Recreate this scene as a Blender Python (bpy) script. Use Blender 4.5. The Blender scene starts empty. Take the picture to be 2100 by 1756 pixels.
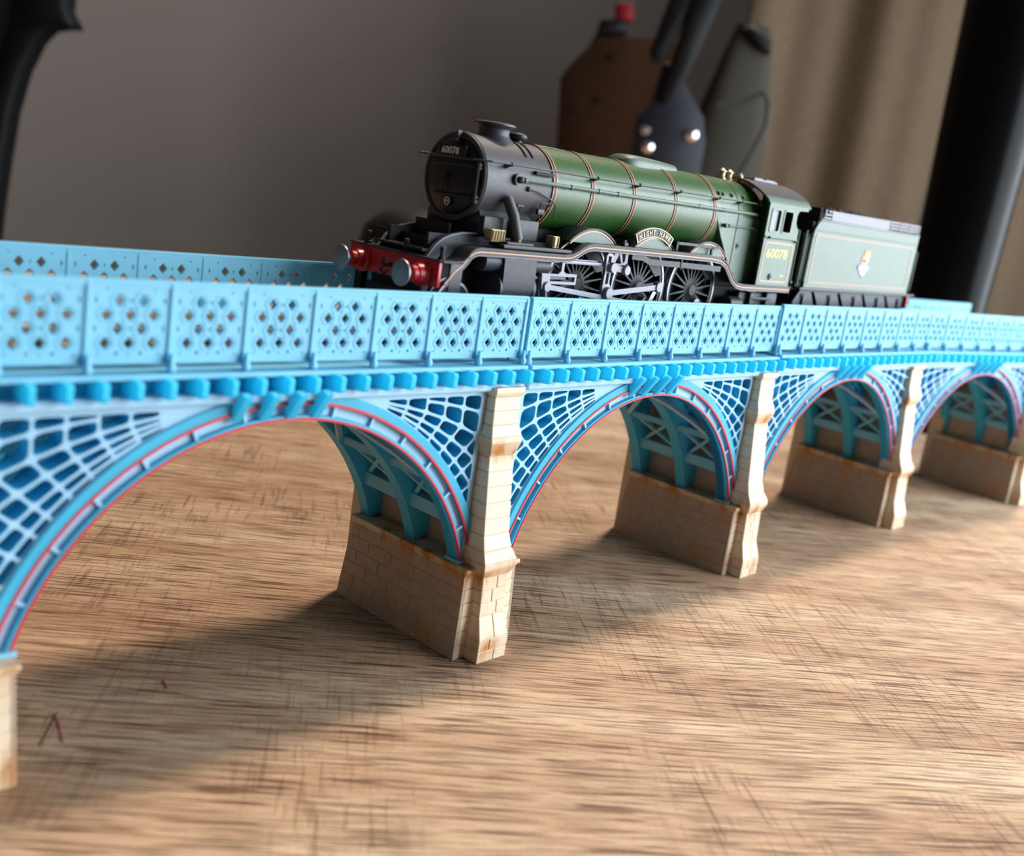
import bpy, math, random
from mathutils import Vector, Matrix, Euler
random.seed(7)
scn = bpy.context.scene
S = 0.001            # all lengths below are millimetres
TZ = 82.37           # rail head above the table top
PI = math.pi

# ---------------------------------------------------------------- camera, world, lights, exposure
cam_d = bpy.data.cameras.new('camera'); cam = bpy.data.objects.new('camera', cam_d)
scn.collection.objects.link(cam); scn.camera = cam
cam.location = (-262.394*S, -199.584*S, (37.841+TZ)*S)
cam.rotation_euler = (1.3444, -0.1470, -0.8180)
cam_d.sensor_fit = 'HORIZONTAL'; cam_d.sensor_width = 36.0
cam_d.lens = 2179.09/2100*36
cam_d.clip_start = 0.005; cam_d.clip_end = 50
cam_d.dof.use_dof = True; cam_d.dof.focus_distance = 0.298; cam_d.dof.aperture_fstop = 13.0

w = bpy.data.worlds.new('room_ambience'); scn.world = w; w.use_nodes = True
w.node_tree.nodes['Background'].inputs[0].default_value = (0.80, 0.88, 1.0, 1)
w.node_tree.nodes['Background'].inputs[1].default_value = 0.10

sd = bpy.data.lights.new('sun', 'SUN'); sun = bpy.data.objects.new('sun', sd); scn.collection.objects.link(sun)
sd.energy = 3.3; sd.angle = math.radians(8); sd.color = (1.0, 0.86, 0.71)
sun.rotation_euler = Vector((-0.52, -0.17, -1)).to_track_quat('-Z', 'Y').to_euler()
sun.location = (0.9, 0.2, 1.0)

ad = bpy.data.lights.new('window_daylight', 'AREA'); win = bpy.data.objects.new('window_daylight', ad); scn.collection.objects.link(win)
ad.shape = 'RECTANGLE'; ad.size = 1.3; ad.size_y = 0.85; ad.energy = 40.0; ad.color = (0.82, 0.92, 1.0)
win.location = (0.76, -0.74, 0.34)
win.rotation_euler = (Vector((0.0, 0, 0.06))-win.location).to_track_quat('-Z', 'Y').to_euler()

vs = scn.view_settings
scn.display_settings.display_device = 'sRGB'
vs.view_transform = 'Standard'; vs.look = 'None'; vs.exposure = 0.0; vs.gamma = 1.0; vs.use_curve_mapping = False

# ---------------------------------------------------------------- materials
def lin(c):
    return tuple(((v/255)/12.92 if v/255 <= .04045 else ((v/255+.055)/1.055)**2.4) for v in c)
def mat(name, rgb, rough=.5, metal=0., spec=.5, coat=0., trans=0.):
    m = bpy.data.materials.new(name); m.use_nodes = True
    nt = m.node_tree; b = nt.nodes['Principled BSDF']
    b.inputs['Base Color'].default_value = (*lin(rgb), 1)
    b.inputs['Roughness'].default_value = rough; b.inputs['Metallic'].default_value = metal
    b.inputs['Specular IOR Level'].default_value = spec
    b.inputs['Coat Weight'].default_value = coat
    if trans:
        t = nt.nodes.new('ShaderNodeBsdfTranslucent'); t.inputs[0].default_value = (*lin(rgb), 1)
        mx = nt.nodes.new('ShaderNodeMixShader'); mx.inputs[0].default_value = trans
        nt.links.new(b.outputs[0], mx.inputs[1]); nt.links.new(t.outputs[0], mx.inputs[2])
        nt.links.new(mx.outputs[0], nt.nodes['Material Output'].inputs[0])
    return m
def N(m, t, **k):
    n = m.node_tree.nodes.new(t)
    for a, v in k.items(): setattr(n, a, v)
    return n
def L(m, a, b): m.node_tree.links.new(a, b)
def noise(m, vec, scale, detail=3, rough=.5):
    n = N(m, 'ShaderNodeTexNoise'); n.inputs['Scale'].default_value = scale; n.inputs['Detail'].default_value = detail
    n.inputs['Roughness'].default_value = rough
    if vec is not None: L(m, vec, n.inputs['Vector'])
    return n
def mapping(m, vec, scale=(1, 1, 1), rot=(0, 0, 0)):
    n = N(m, 'ShaderNodeMapping'); n.inputs['Scale'].default_value = scale; n.inputs['Rotation'].default_value = rot
    L(m, vec, n.inputs['Vector']); return n.outputs[0]
def ramp(m, fac, stops):
    n = N(m, 'ShaderNodeValToRGB'); L(m, fac, n.inputs[0])
    e = n.color_ramp.elements
    while len(e) < len(stops): e.new(.5)
    for el, (p, c) in zip(e, stops):
        el.position = p; el.color = (*c, 1) if len(c) == 3 else c
    return n.outputs[0]
def mix(m, fac, a, b, mode='MIX'):
    n = N(m, 'ShaderNodeMix', data_type='RGBA', blend_type=mode)
    if hasattr(fac, 'is_linked') or isinstance(fac, bpy.types.NodeSocket): L(m, fac, n.inputs[0])
    else: n.inputs[0].default_value = fac
    for i, v in ((6, a), (7, b)):
        if isinstance(v, bpy.types.NodeSocket): L(m, v, n.inputs[i])
        else: n.inputs[i].default_value = (*v, 1)
    return n.outputs[2]
def bump(m, h, strength, dist):
    n = N(m, 'ShaderNodeBump'); n.inputs['Strength'].default_value = strength; n.inputs['Distance'].default_value = dist
    L(m, h, n.inputs['Height']); L(m, n.outputs[0], m.node_tree.nodes['Principled BSDF'].inputs['Normal'])
def geo(m): return N(m, 'ShaderNodeNewGeometry').outputs['Position']
def objc(m): return N(m, 'ShaderNodeTexCoord').outputs['Object']

M = {}
# printed plastic, light blue (matt, slightly translucent)
def blue(name, rgb, trans=.28, rough=.45):
    m = mat(name, rgb, rough, trans=trans)
    p = geo(m)
    ly = noise(m, mapping(m, p, (60, 60, 6500)), 1, 2)
    bump(m, ly.outputs[0], .25, .00012)
    big = noise(m, p, 90, 3)
    c = mix(m, big.outputs[0], lin(tuple(int(v*.94) for v in rgb)), lin(tuple(min(255, int(v*1.06)) for v in rgb)))
    L(m, c, m.node_tree.nodes['Principled BSDF'].inputs['Base Color'])
    return m
M['blue'] = blue('pale_blue_plastic', (144, 218, 243), .34)
M['blue_rib'] = blue('deeper_blue_plastic', (84, 208, 240), .42, .4)
M['blue_light'] = blue('whitish_blue_plastic', (168, 214, 240), .2, .5)
M['cyan_glow'] = blue('cyan_glow_plastic', (86, 222, 248), .55, .4)  # brighter copy of the blue, light glowing through the brackets put into its colour
M['red_line'] = mat('red_painted_line', (196, 34, 52), .5)

def stone_mat(name='cream_plastic_stone', lo_=(226, 206, 178), hi_=(240, 226, 200), tr_=.10, wash=1.15):
    m = mat(name, (232, 214, 184), .5, trans=tr_)
    b = m.node_tree.nodes['Principled BSDF']
    p = geo(m)
    n1 = noise(m, mapping(m, p, (150, 150, 45)), 1, 4, .6)
    st = ramp(m, n1.outputs[0], [(.50, (0, 0, 0)), (.66, (1, 1, 1))])
    # rust wash collects in bands under the two mouldings
    sep = N(m, 'ShaderNodeSeparateXYZ'); L(m, p, sep.inputs[0])
    bands = ramp(m, sep.outputs[2], [(0.0, (.35,)*3), (.006, (.75,)*3), (.008, (.12,)*3), (.0140, (.15,)*3), (.0215, (.55,)*3), (.0245, (1.1,)*3), (.0262, (.5,)*3), (.0285, (.04,)*3), (.0535, (.06,)*3), (.0545, (1,)*3), (.0572, (1,)*3), (.0588, (.04,)*3), (.09, (.1,)*3)])
    # position in metres: scale into the ramp range
    f = N(m, 'ShaderNodeMath', operation='MULTIPLY'); L(m, st, f.inputs[0]); L(m, bands, f.inputs[1])
    g = N(m, 'ShaderNodeMath', operation='MULTIPLY'); L(m, bands, g.inputs[0]); g.inputs[1].default_value = wash
    h = N(m, 'ShaderNodeMath', operation='ADD', use_clamp=True); L(m, f.outputs[0], h.inputs[0])
    gg = N(m, 'ShaderNodeMath', operation='MULTIPLY'); L(m, g.outputs[0], gg.inputs[0]); L(m, n1.outputs[0], gg.inputs[1])
    L(m, gg.outputs[0], h.inputs[1])
    n2 = noise(m, p, 330, 3, .6)
    base = mix(m, n2.outputs[0], lin(lo_), lin(hi_))
    c = mix(m, h.outputs[0], base, lin((184, 122, 54)))
    L(m, c, b.inputs['Base Color'])
    ly = noise(m, mapping(m, p, (40, 40, 5200)), 1, 2)
    bump(m, ly.outputs[0], .35, .00015)
    return m
M['stone'] = stone_mat(); M['stone_shade_wash'] = stone_mat('shaded_brown_wash_stone', (150, 128, 110), (186, 164, 144), 0.02, .45)  # second copy: shade of the side faces painted into its darker base, plus brown wash
M['mortar'] = mat('pier_joint', (206, 182, 148), .7)

def wood_mat():
    m = mat('oak_laminate', (190, 150, 110), .5)
    b = m.node_tree.nodes['Principled BSDF']
    p0 = mapping(m, geo(m), (1, 1, 1), (0, 0, math.radians(39.5)))   # x now runs along the grain
    warp = noise(m, mapping(m, p0, (6, 14, 1)), 1, 2)
    wv = N(m, 'ShaderNodeVectorMath', operation='MULTIPLY_ADD')
    L(m, warp.outputs[1], wv.inputs[0]); wv.inputs[1].default_value = (0, .007, 0); L(m, p0, wv.inputs[2])
    p = wv.outputs[0]
    fine = noise(m, mapping(m, p, (75, 2600, 1)), 1, 1, .5)         # short dark pores
    pore = noise(m, mapping(m, p, (40, 1500, 3)), 1, 1, .5)
    mid = noise(m, mapping(m, p, (14, 420, 1)), 1, 3, .6)
    cross = noise(m, mapping(m, p0, (1000, 60, 1), (0, 0, .03)), 1, 1.5, .5)   # saw marks across the grain
    cross2 = noise(m, mapping(m, p0, (520, 30, 5), (0, 0, -.06)), 1, 1, .5)
    crmask = noise(m, mapping(m, p0, (17, 15, 1)), 1, 2)
    tone = noise(m, mapping(m, p, (5, 36, 1)), 1, 3, .55)
    gran = noise(m, p0, 1500, 2, .6)
    col = ramp(m, tone.outputs[0], [(.30, lin((172, 134, 104))), (.48, lin((197, 162, 131))), (.62, lin((213, 183, 152))), (.78, lin((225, 201, 173)))])
    k1 = ramp(m, mid.outputs[0], [(.34, (.87, .84, .82)), (.46, (.96, .95, .945)), (.60, (1.03, 1.03, 1.03))])
    col = mix(m, 1.0, col, k1, 'MULTIPLY')
    k2 = ramp(m, fine.outputs[0], [(.37, (.40, .33, .29)), (.42, (.84, .81, .78)), (.46, (1, 1, 1))])
    col = mix(m, .9, col, k2, 'MULTIPLY')
    k3 = ramp(m, pore.outputs[0], [(.39, (.30, .23, .19)), (.42, (.74, .69, .65)), (.445, (1, 1, 1))])
    col = mix(m, .95, col, k3, 'MULTIPLY')
    ck = ramp(m, cross.outputs[0], [(.375, (.76, .72, .69)), (.41, (1, 1, 1))])
    ck2 = ramp(m, cross2.outputs[0], [(.345, (.74, .69, .66)), (.365, (1, 1, 1))])
    cm = ramp(m, crmask.outputs[0], [(.43, (0, 0, 0)), (.56, (1, 1, 1))])
    col = mix(m, cm, col, mix(m, 1.0, col, mix(m, 1.0, ck, ck2, 'MULTIPLY'), 'MULTIPLY'))
    gk = ramp(m, gran.outputs[0], [(.3, (.86, .86, .86)), (.7, (1.1, 1.1, 1.1))])
    col = mix(m, 1.0, col, gk, 'MULTIPLY')
    L(m, col, b.inputs['Base Color'])
    hh = mix(m, .6, k3, k2, 'MULTIPLY')
    bump(m, hh, .5, .00025)
    b.inputs['Specular IOR Level'].default_value = .3
    return m
M['wood'] = wood_mat()

def painted(name, rgb, rough=.36, spec=.5, metal=0.):
    m = mat(name, rgb, rough, metal, spec)
    n = noise(m, geo(m), 900, 3, .6)
    r = N(m, 'ShaderNodeMapRange'); L(m, n.outputs[0], r.inputs[0]); r.inputs[3].default_value = rough-.06; r.inputs[4].default_value = rough+.10
    L(m, r.outputs[0], m.node_tree.nodes['Principled BSDF'].inputs['Roughness'])
    return m
M['green'] = painted('brunswick_green', (32, 72, 20), .40, .62)
M['green_sheen'] = painted('brunswick_green_sheen_tint', (70, 94, 78), .5, .7)  # paler copy of the green, greyish window sheen put into its colour
M['black'] = painted('satin_black', (20, 20, 25), .45, .4)
M['smoke'] = painted('smokebox_black', (47, 45, 52), .5, .6)
M['door'] = painted('gloss_black', (9, 13, 21), .36, .35)
M['chassis'] = painted('chassis_grey_black', (40, 40, 48), .5, .4)
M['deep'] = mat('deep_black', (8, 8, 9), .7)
M['red'] = painted('buffer_beam_red', (186, 18, 30), .35)
M['orange'] = mat('orange_lining', (206, 140, 104), .45)
M['wheel'] = painted('wheel_black', (16, 16, 21), .5, .35)
M['steel'] = painted('bright_steel', (132, 132, 140), .5, .4, .3)
M['steel_dull'] = painted('dull_steel', (146, 148, 152), .42, .5, .8)
M['brass'] = painted('brass', (178, 166, 128), .42, .5, .8)
M['orange_faint'] = mat('faded_lining', (134, 112, 96), .5)
M['yellow'] = mat('yellow_print', (226, 222, 110), .5)
M['cream'] = mat('cream_print', (226, 218, 178), .45)
M['white'] = mat('white_print', (214, 218, 224), .5)
M['coal'] = mat('coal', (3, 3, 4), .6, spec=.2)
M['rail_side'] = mat('rail_web', (176, 150, 116), .5, .4)
M['rail_head'] = mat('rail_head', (204, 200, 190), .3, .9)
M['sleeper'] = mat('brown_sleeper', (58, 34, 30), .7)
M['handgrey'] = painted('grey_rail_paint', (120, 118, 132), .45)
M['glass'] = mat('cab_glazing', (104, 104, 118), .4)
def cloth(name, rgb, sc=260):
    m = mat(name, rgb, .9, spec=.1)
    n = noise(m, mapping(m, geo(m), (1, 1, .35)), sc, 4, .7)
    c = mix(m, n.outputs[0], lin(tuple(int(v*.8) for v in rgb)), lin(tuple(min(255, int(v*1.15)) for v in rgb)))
    L(m, c, m.node_tree.nodes['Principled BSDF'].inputs['Base Color']); bump(m, n.outputs[0], .4, .001)
    return m
M['curtain'] = cloth('beige_curtain_cloth', (94, 79, 63))
M['wall'] = mat('taupe_wall_paint', (134, 120, 110), .9, spec=.15)
M['floor'] = cloth('dark_carpet', (50, 44, 40), 400)
M['board'] = cloth('brown_wooden_board', (50, 31, 18), 40)
M['plas_black'] = mat('black_plastic', (8, 8, 9), .6, spec=.2)
M['mesh_grey'] = mat('charcoal_mesh', (44, 44, 48), .8)
M['gloss_black'] = mat('gloss_black_casing', (12, 12, 13), .24, spec=.06)
M['plate_grey'] = mat('blue_grey_plate', (26, 26, 34), .6, spec=.25)
M['bag'] = mat('olive_bag', (42, 37, 24), .8)
M['cable'] = mat('dark_green_cable', (12, 15, 16), .6)
M['red_plastic'] = mat('red_plastic', (110, 8, 12), .6, spec=.2)
M['chrome'] = mat('shiny_bolt', (214, 206, 200), .22, 1.0)

# ---------------------------------------------------------------- mesh helpers (mm)
class B:
    def __init__(s): s.v = []; s.f = []
    def add(s, vs, fs):
        o = len(s.v); s.v += [tuple(p) for p in vs]; s.f += [[i+o for i in f] for f in fs]; return s
    def box(s, x0, x1, y0, y1, z0, z1):
        return s.hexa([(x0, y0, z0), (x1, y0, z0), (x1, y1, z0), (x0, y1, z0), (x0, y0, z1), (x1, y0, z1), (x1, y1, z1), (x0, y1, z1)])
    def hexa(s, p): return s.add(p, [(3, 2, 1, 0), (4, 5, 6, 7), (0, 1, 5, 4), (1, 2, 6, 5), (2, 3, 7, 6), (3, 0, 4, 7)])
    def bbox(s, x0, x1, y0, y1, z0, z1, c=.15):     # box with all vertical/horizontal edges eased
        xs = (x0, x0+c, x1-c, x1); ys = (y0, y0+c, y1-c, y1)
        o = [(xs[1], ys[0]), (xs[2], ys[0]), (xs[3], ys[1]), (xs[3], ys[2]), (xs[2], ys[3]), (xs[1], ys[3]), (xs[0], ys[2]), (xs[0], ys[1])]
        cx, cy = (x0+x1)/2, (y0+y1)/2
        def ins(q): return (q[0]+(c if q[0] < cx else -c)*.7, q[1]+(c if q[1] < cy else -c)*.7)
        i = [ins(q) for q in o]
        rings = [[(*q, z0) for q in i], [(*q, z0+c) for q in o], [(*q, z1-c) for q in o], [(*q, z1) for q in i]]
        return s.rings(rings, True)
    def rings(s, rs, caps=True, closed=True):
        n = len(rs[0]); vs = [p for r in rs for p in r]; fs = []
        for k in range(len(rs)-1):
            for i in range(n if closed else n-1):
                j = (i+1) % n
                fs.append((k*n+i, k*n+j, (k+1)*n+j, (k+1)*n+i))
        if caps: fs.append(tuple(range(n-1, -1, -1))); fs.append(tuple((len(rs)-1)*n+i for i in range(n)))
        return s.add(vs, fs)
    def lathe(s, prof, c=(0, 0, 0), ax='z', n=24, caps=True, a0=0, a1=2*PI):   # prof: (r, h)
        full = abs(a1-a0-2*PI) < 1e-6; k = n if full else n+1
        rs = []
        for r, h in prof:
            ring = []
            for i in range(k):
                a = a0+(a1-a0)*i/n; u, v = r*math.cos(a), r*math.sin(a)
                p = {'z': (u, v, h), 'x': (h, u, v), 'y': (v, h, u)}[ax]
                ring.append((p[0]+c[0], p[1]+c[1], p[2]+c[2]))
            rs.append(ring)
        return s.rings(rs, caps, full)
    def cyl(s, a, b, r, n=12, r2=None):
        return s.tube([a, b], r, n, r2=r2)
    def tube(s, pts, r, n=8, r2=None):
        pts = [Vector(p) for p in pts]; rs = []
        up = None
        for i, p in enumerate(pts):
            t = (pts[min(i+1, len(pts)-1)]-pts[max(i-1, 0)]).normalized()
            if up is None:
                up = Vector((0, 0, 1)) if abs(t.z) < .9 else Vector((1, 0, 0))
            u = t.cross(up); u.normalize(); vv = u.cross(t).normalized(); up = vv
            rr = r if r2 is None else r+(r2-r)*i/(len(pts)-1)
            rs.append([p+(u*math.cos(2*PI*k/n)+vv*math.sin(2*PI*k/n))*rr for k in range(n)])
        return s.rings(rs)
    def sphere(s, c, r, n=10, sc=(1, 1, 1)):
        prof = [(max(r*math.sin(PI*i/n), r*.02), -r*math.cos(PI*i/n)) for i in range(n+1)]
        b = B().lathe(prof, n=n+4)
        return s.add([(p[0]*sc[0]+c[0], p[1]*sc[1]+c[1], p[2]*sc[2]+c[2]) for p in b.v], b.f)
    def strip(s, path, y0, y1, t):       # plate following a path in x-z, thickness t downwards
        rs = []
        for i, (x, z) in enumerate(path):
            a = path[max(i-1, 0)]; b_ = path[min(i+1, len(path)-1)]
            dx, dz = b_[0]-a[0], b_[1]-a[1]; l = math.hypot(dx, dz) or 1
            nx, nz = dz/l*t, -dx/l*t
            rs.append([(x, y0, z), (x, y1, z), (x+nx, y1, z+nz), (x+nx, y0, z+nz)])
        return s.rings(rs)
    def bar(s, a, b_, w, y0, y1):        # flat bar in an x-z plane
        dx, dz = b_[0]-a[0], b_[1]-a[1]; l = math.hypot(dx, dz) or 1
        nx, nz = -dz/l*w/2, dx/l*w/2
        return s.hexa([(a[0]-nx, y0, a[1]-nz), (b_[0]-nx, y0, b_[1]-nz), (b_[0]-nx, y1, b_[1]-nz), (a[0]-nx, y1, a[1]-nz),
                       (a[0]+nx, y0, a[1]+nz), (b_[0]+nx, y0, b_[1]+nz), (b_[0]+nx, y1, b_[1]+nz), (a[0]+nx, y1, a[1]+nz)])
    def arc(s, r0, r1, a0, a1, y0, y1, c, n=40):    # annular sector in x-z; angle from vertical
        rs = []
        for i in range(n+1):
            a = a0+(a1-a0)*i/n; sn, cs = math.sin(a), math.cos(a)
            rs.append([(c[0]+r0*sn, y0, c[1]+r0*cs), (c[0]+r1*sn, y0, c[1]+r1*cs), (c[0]+r1*sn, y1, c[1]+r1*cs), (c[0]+r0*sn, y1, c[1]+r0*cs)])
        return s.rings(rs)
    def mesh(s, name, m, smooth=True, ang=35):
        me = bpy.data.meshes.new(name)
        me.from_pydata([(p[0]*S, p[1]*S, p[2]*S) for p in s.v], [], s.f); me.validate(); 
        fix(me)
        if m: me.materials.append(m)
        if smooth: sm(me, ang)
        return me
import bmesh
def fix(me):
    bm = bmesh.new(); bm.from_mesh(me); bmesh.ops.recalc_face_normals(bm, faces=bm.faces); bm.to_mesh(me); bm.free(); me.update()
def sm(me, ang=35):
    me.polygons.foreach_set('use_smooth', [True]*len(me.polygons)); me.set_sharp_from_angle(angle=math.radians(ang)); me.update()
def put(name, me, parent=None, loc=(0, 0, 0), rot=(0, 0, 0), m=None):
    o = bpy.data.objects.new(name, me); scn.collection.objects.link(o)
    if parent: o.parent = parent
    o.location = (loc[0]*S, loc[1]*S, loc[2]*S); o.rotation_euler = rot
    return o
def ob(name, b, m, parent=None, loc=(0, 0, 0), rot=(0, 0, 0), smooth=True, ang=35):
    return put(name, b.mesh(name, m, smooth, ang), parent, loc, rot)
def tag(o, label=None, cat=None, group=None, kind=None):
    if label: o['label'] = label
    if cat: o['category'] = cat
    if group: o['group'] = group
    if kind: o['kind'] = kind
    return o
def root(name, loc, rz=0):
    o = bpy.data.objects.new(name, None); scn.collection.objects.link(o); o.empty_display_size = .01
    o.location = (loc[0]*S, loc[1]*S, loc[2]*S); o.rotation_euler = (0, 0, rz); return o

def shape2d(polys, y0, y1, bev=0., res=1):
    """filled outline with holes in x-z, thickness from y0 (front, low y) to y1; returns B in mm"""
    cu = bpy.data.curves.new('tmp', 'CURVE'); cu.dimensions = '2D'; cu.fill_mode = 'BOTH'
    cu.extrude = max((y1-y0)/2-bev, .0001); cu.bevel_depth = bev; cu.bevel_resolution = 0; cu.offset = -bev
    for P in polys:
        sp = cu.splines.new('POLY'); sp.points.add(len(P)-1)
        for q, (x, z) in zip(sp.points, P): q.co = (x, z, 0, 1)
        sp.use_cyclic_u = True
    o = bpy.data.objects.new('tmp', cu); me = bpy.data.meshes.new_from_object(o)
    ym = (y0+y1)/2
    b = B(); b.v = [(v.co.x, ym-v.co.z, v.co.y) for v in me.vertices]; b.f = [list(p.vertices) for p in me.polygons]
    bpy.data.objects.remove(o); bpy.data.curves.remove(cu); bpy.data.meshes.remove(me)
    # weld
    bm = bmesh.new(); vs_ = [bm.verts.new(p) for p in b.v]
    for f in b.f:
        try: bm.faces.new([vs_[i] for i in f])
        except ValueError: pass
    bmesh.ops.remove_doubles(bm, verts=bm.verts, dist=1e-4)
    bm.verts.index_update()
    r = B(); r.v = [tuple(v.co) for v in bm.verts]; r.f = [[v.index for v in f.verts] for f in bm.faces]; bm.free()
    return r
def circ(cx, cz, r, n=24, a0=0, a1=2*PI, rz=None):
    rz = rz or r; full = abs(a1-a0-2*PI) < 1e-6
    return [(cx+r*math.cos(a0+(a1-a0)*i/n), cz+rz*math.sin(a0+(a1-a0)*i/n)) for i in range(n if full else n+1)]
def rrect(x0, x1, z0, z1, r, n=3):
    P = []
    for cx, cz, a in ((x1-r, z0+r, -PI/2), (x1-r, z1-r, 0), (x0+r, z1-r, PI/2), (x0+r, z0+r, PI)):
        P += [(cx+r*math.cos(a+PI/2*i/n), cz+r*math.sin(a+PI/2*i/n)) for i in range(n+1)]
    return P
def text_mesh(txt, w_, h_, depth, mtl, name, spacing=1.0):
    """lettering lying in x-y, centred, w_ x h_ mm"""
    cu = bpy.data.curves.new('tmp', 'FONT'); cu.body = txt; cu.extrude = .02; cu.space_character = spacing; cu.offset = .012
    cu.resolution_u = 3
    o = bpy.data.objects.new('tmp', cu); me = bpy.data.meshes.new_from_object(o)
    xs = [v.co.x for v in me.vertices]; ys = [v.co.y for v in me.vertices]; zs = [v.co.z for v in me.vertices]
    sx = (w_/(max(xs)-min(xs))) if w_ else None; sy = h_/(max(ys)-min(ys)); sx = sx or sy
    cx, cy = (max(xs)+min(xs))/2, (max(ys)+min(ys))/2; z0, z1 = min(zs), max(zs)
    for v in me.vertices: v.co = ((v.co.x-cx)*sx*S, (v.co.y-cy)*sy*S, (v.co.z-z0)/(z1-z0)*depth*S)
    me.materials.clear(); me.materials.append(mtl); me.name = name
    for p in me.polygons: p.material_index = 0
    bpy.data.objects.remove(o); bpy.data.curves.remove(cu)
    return me
FACE_L = (PI/2, 0, 0)              # reads from the -y side
FACE_F = (PI/2, 0, -PI/2)          # reads from the -x side

# ---------------------------------------------------------------- setting
t = ob('table', B().bbox(-700, 900, -700, 628, -28, 0, 1.5), M['wood'], ang=60)
tag(t, 'wide oak laminate table top with dark grain streaks under the model bridge', 'table')
ob('floor', B().box(-3000, 4000, -3000, 2600, -772, -762), M['floor'], smooth=False)['kind'] = 'structure'
ob('wall_back', B().box(-1500, 3000, 1250, 1300, -762, 1500), M['wall'], smooth=False)['kind'] = 'structure'
for sx, sy in ((-650, -650), (850, -650), (850, 580), (-650, 580)):
    ob('leg', B().bbox(-25, 25, -25, 25, -762, -28, 2), M['plas_black'], t, (sx, sy, 0))

# ---------------------------------------------------------------- viaduct spans
P = 128.84; NP = 8; K = P/NP
AX, AZ = 60.3, -75.0                # arch centre, local to the span
RI, RE = 58.3, 64.2
ZB = -58.0
def panel_mesh():
    x0, x1 = .15, K-.15; W_ = x1-x0; zt, zb = 10.4, -4.5
    holes = []; big = []
    def dia(fx, z, a, b): return [(x0+fx*W_-a, z), (x0+fx*W_-a*.28, z-b*.8), (x0+fx*W_, z-b), (x0+fx*W_+a*.28, z-b*.8), (x0+fx*W_+a, z), (x0+fx*W_+a*.28, z+b*.8), (x0+fx*W_, z+b), (x0+fx*W_-a*.28, z+b*.8)]
    rows = [(7.2, (.355, .645)), (4.6, (.215, .5, .785)), (2.0, (.355, .645)), (-.65, (.215, .5, .785))]
    for z, fs in rows:
        for f in fs: big.append((f, z)); holes.append(dia(f, z, 1.08, 1.2))
    for z in (7.2, 2.0):
        for f in (.085, .915): holes.append(dia(f, z, .26, .7))
        holes.append(dia(.5, z, .22, .42))
    for f in (.355, .645): holes.append(dia(f, -2.55, .42, .42))
    for f in (.13, .5, .87): holes.append(dia(f, -2.75, .30, .22))
    for f in (.215, .785): holes.append(dia(f, 9.1, .30, .20))
    b = shape2d([[(x0, zb), (x1, zb), (x1, zt), (x0, zt)]]+holes, -23.3, -22.4)
    for f, z in big:                     # raised hexagon rims
        cx = x0+f*W_; o = [(cx+1.85*u, z+1.72*v) for u, v in ((-1, 0), (-.45, -.9), (.45, -.9), (1, 0), (.45, .9), (-.45, .9))]
        i = [(cx+1.62*u, z+1.48*v) for u, v in ((-1, 0), (-.45, -.9), (.45, -.9), (1, 0), (.45, .9), (-.45, .9))]
        r = shape2d([o, i], -23.42, -23.2); b.add(r.v, r.f)
    b.box(x0, x1, -23.55, -22.3, 9.7, 10.4)       # top moulding
    return b.mesh('parapet_panel', M['blue'], ang=20)
def post_mesh():
    b = B().bbox(-.48, .48, -23.75, -22.2, -4.8, 10.5, .12)
    b.lathe([(.55, -6.0), (.85, -5.7), (.95, -5.2), (.85, -4.7), (.55, -4.2), (.48, -2.5)], (0, -24.6, 0), n=10)
    b.box(-.35, .35, -24.8, -23.5, -5.6, -3.6)
    return b.mesh('parapet_post', M['blue'], ang=30)
def bracket_mesh():
    prof = [(-21.5, -6.7), (-29.3, -6.7), (-29.75, -7.3), (-29.6, -9.6), (-29.0, -10.3), (-26.0, -10.5), (-21.5, -10.5)]
    b = B().rings([[(x, y, z) for y, z in prof] for x in (-.62, .62)])
    return b.mesh('cornice_bracket', M['cyan_glow'], False)
PANEL, POST, BRACKET = panel_mesh(), post_mesh(), bracket_mesh()
def inset(P, d):
    n = len(P); A = sum(P[k][0]*P[(k+1) % n][1]-P[(k+1) % n][0]*P[k][1] for k in range(n))/2
    if A < 0: P = P[::-1]; A = -A
    if A < 1.2: return None
    Ls = []
    for k in range(n):
        (x0, z0), (x1, z1) = P[k], P[(k+1) % n]; l = math.hypot(x1-x0, z1-z0)
        if l < .05: continue
        nx, nz = -(z1-z0)/l, (x1-x0)/l; Ls.append((x0+nx*d, z0+nz*d, (x1-x0)/l, (z1-z0)/l))
    Q = []
    for k in range(len(Ls)):
        a, b = Ls[k-1], Ls[k]; det = a[2]*b[3]-a[3]*b[2]
        if abs(det) < 1e-4: Q.append((b[0], b[1])); continue
        t = ((b[0]-a[0])*b[3]-(b[1]-a[1])*b[2])/det; Q.append((a[0]+a[2]*t, a[1]+a[3]*t))
    m = len(Q); A2 = sum(Q[k][0]*Q[(k+1) % m][1]-Q[(k+1) % m][0]*Q[k][1] for k in range(m))/2
    if A2 < .5 or A2 > A: return None
    for k in range(m):                                # reject flipped edges
        e = (Q[(k+1) % m][0]-Q[k][0], Q[(k+1) % m][1]-Q[k][1]); l = Ls[k]
        if e[0]*l[2]+e[1]*l[3] <= 0: return None
    for _ in range(2):                                # round the corners
        T = []
        for k in range(len(Q)):
            p, q = Q[k], Q[(k+1) % len(Q)]
            T += [(p[0]*.84+q[0]*.16, p[1]*.84+q[1]*.16), (p[0]*.16+q[0]*.84, p[1]*.16+q[1]*.84)]
        Q = T
    return Q
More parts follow.
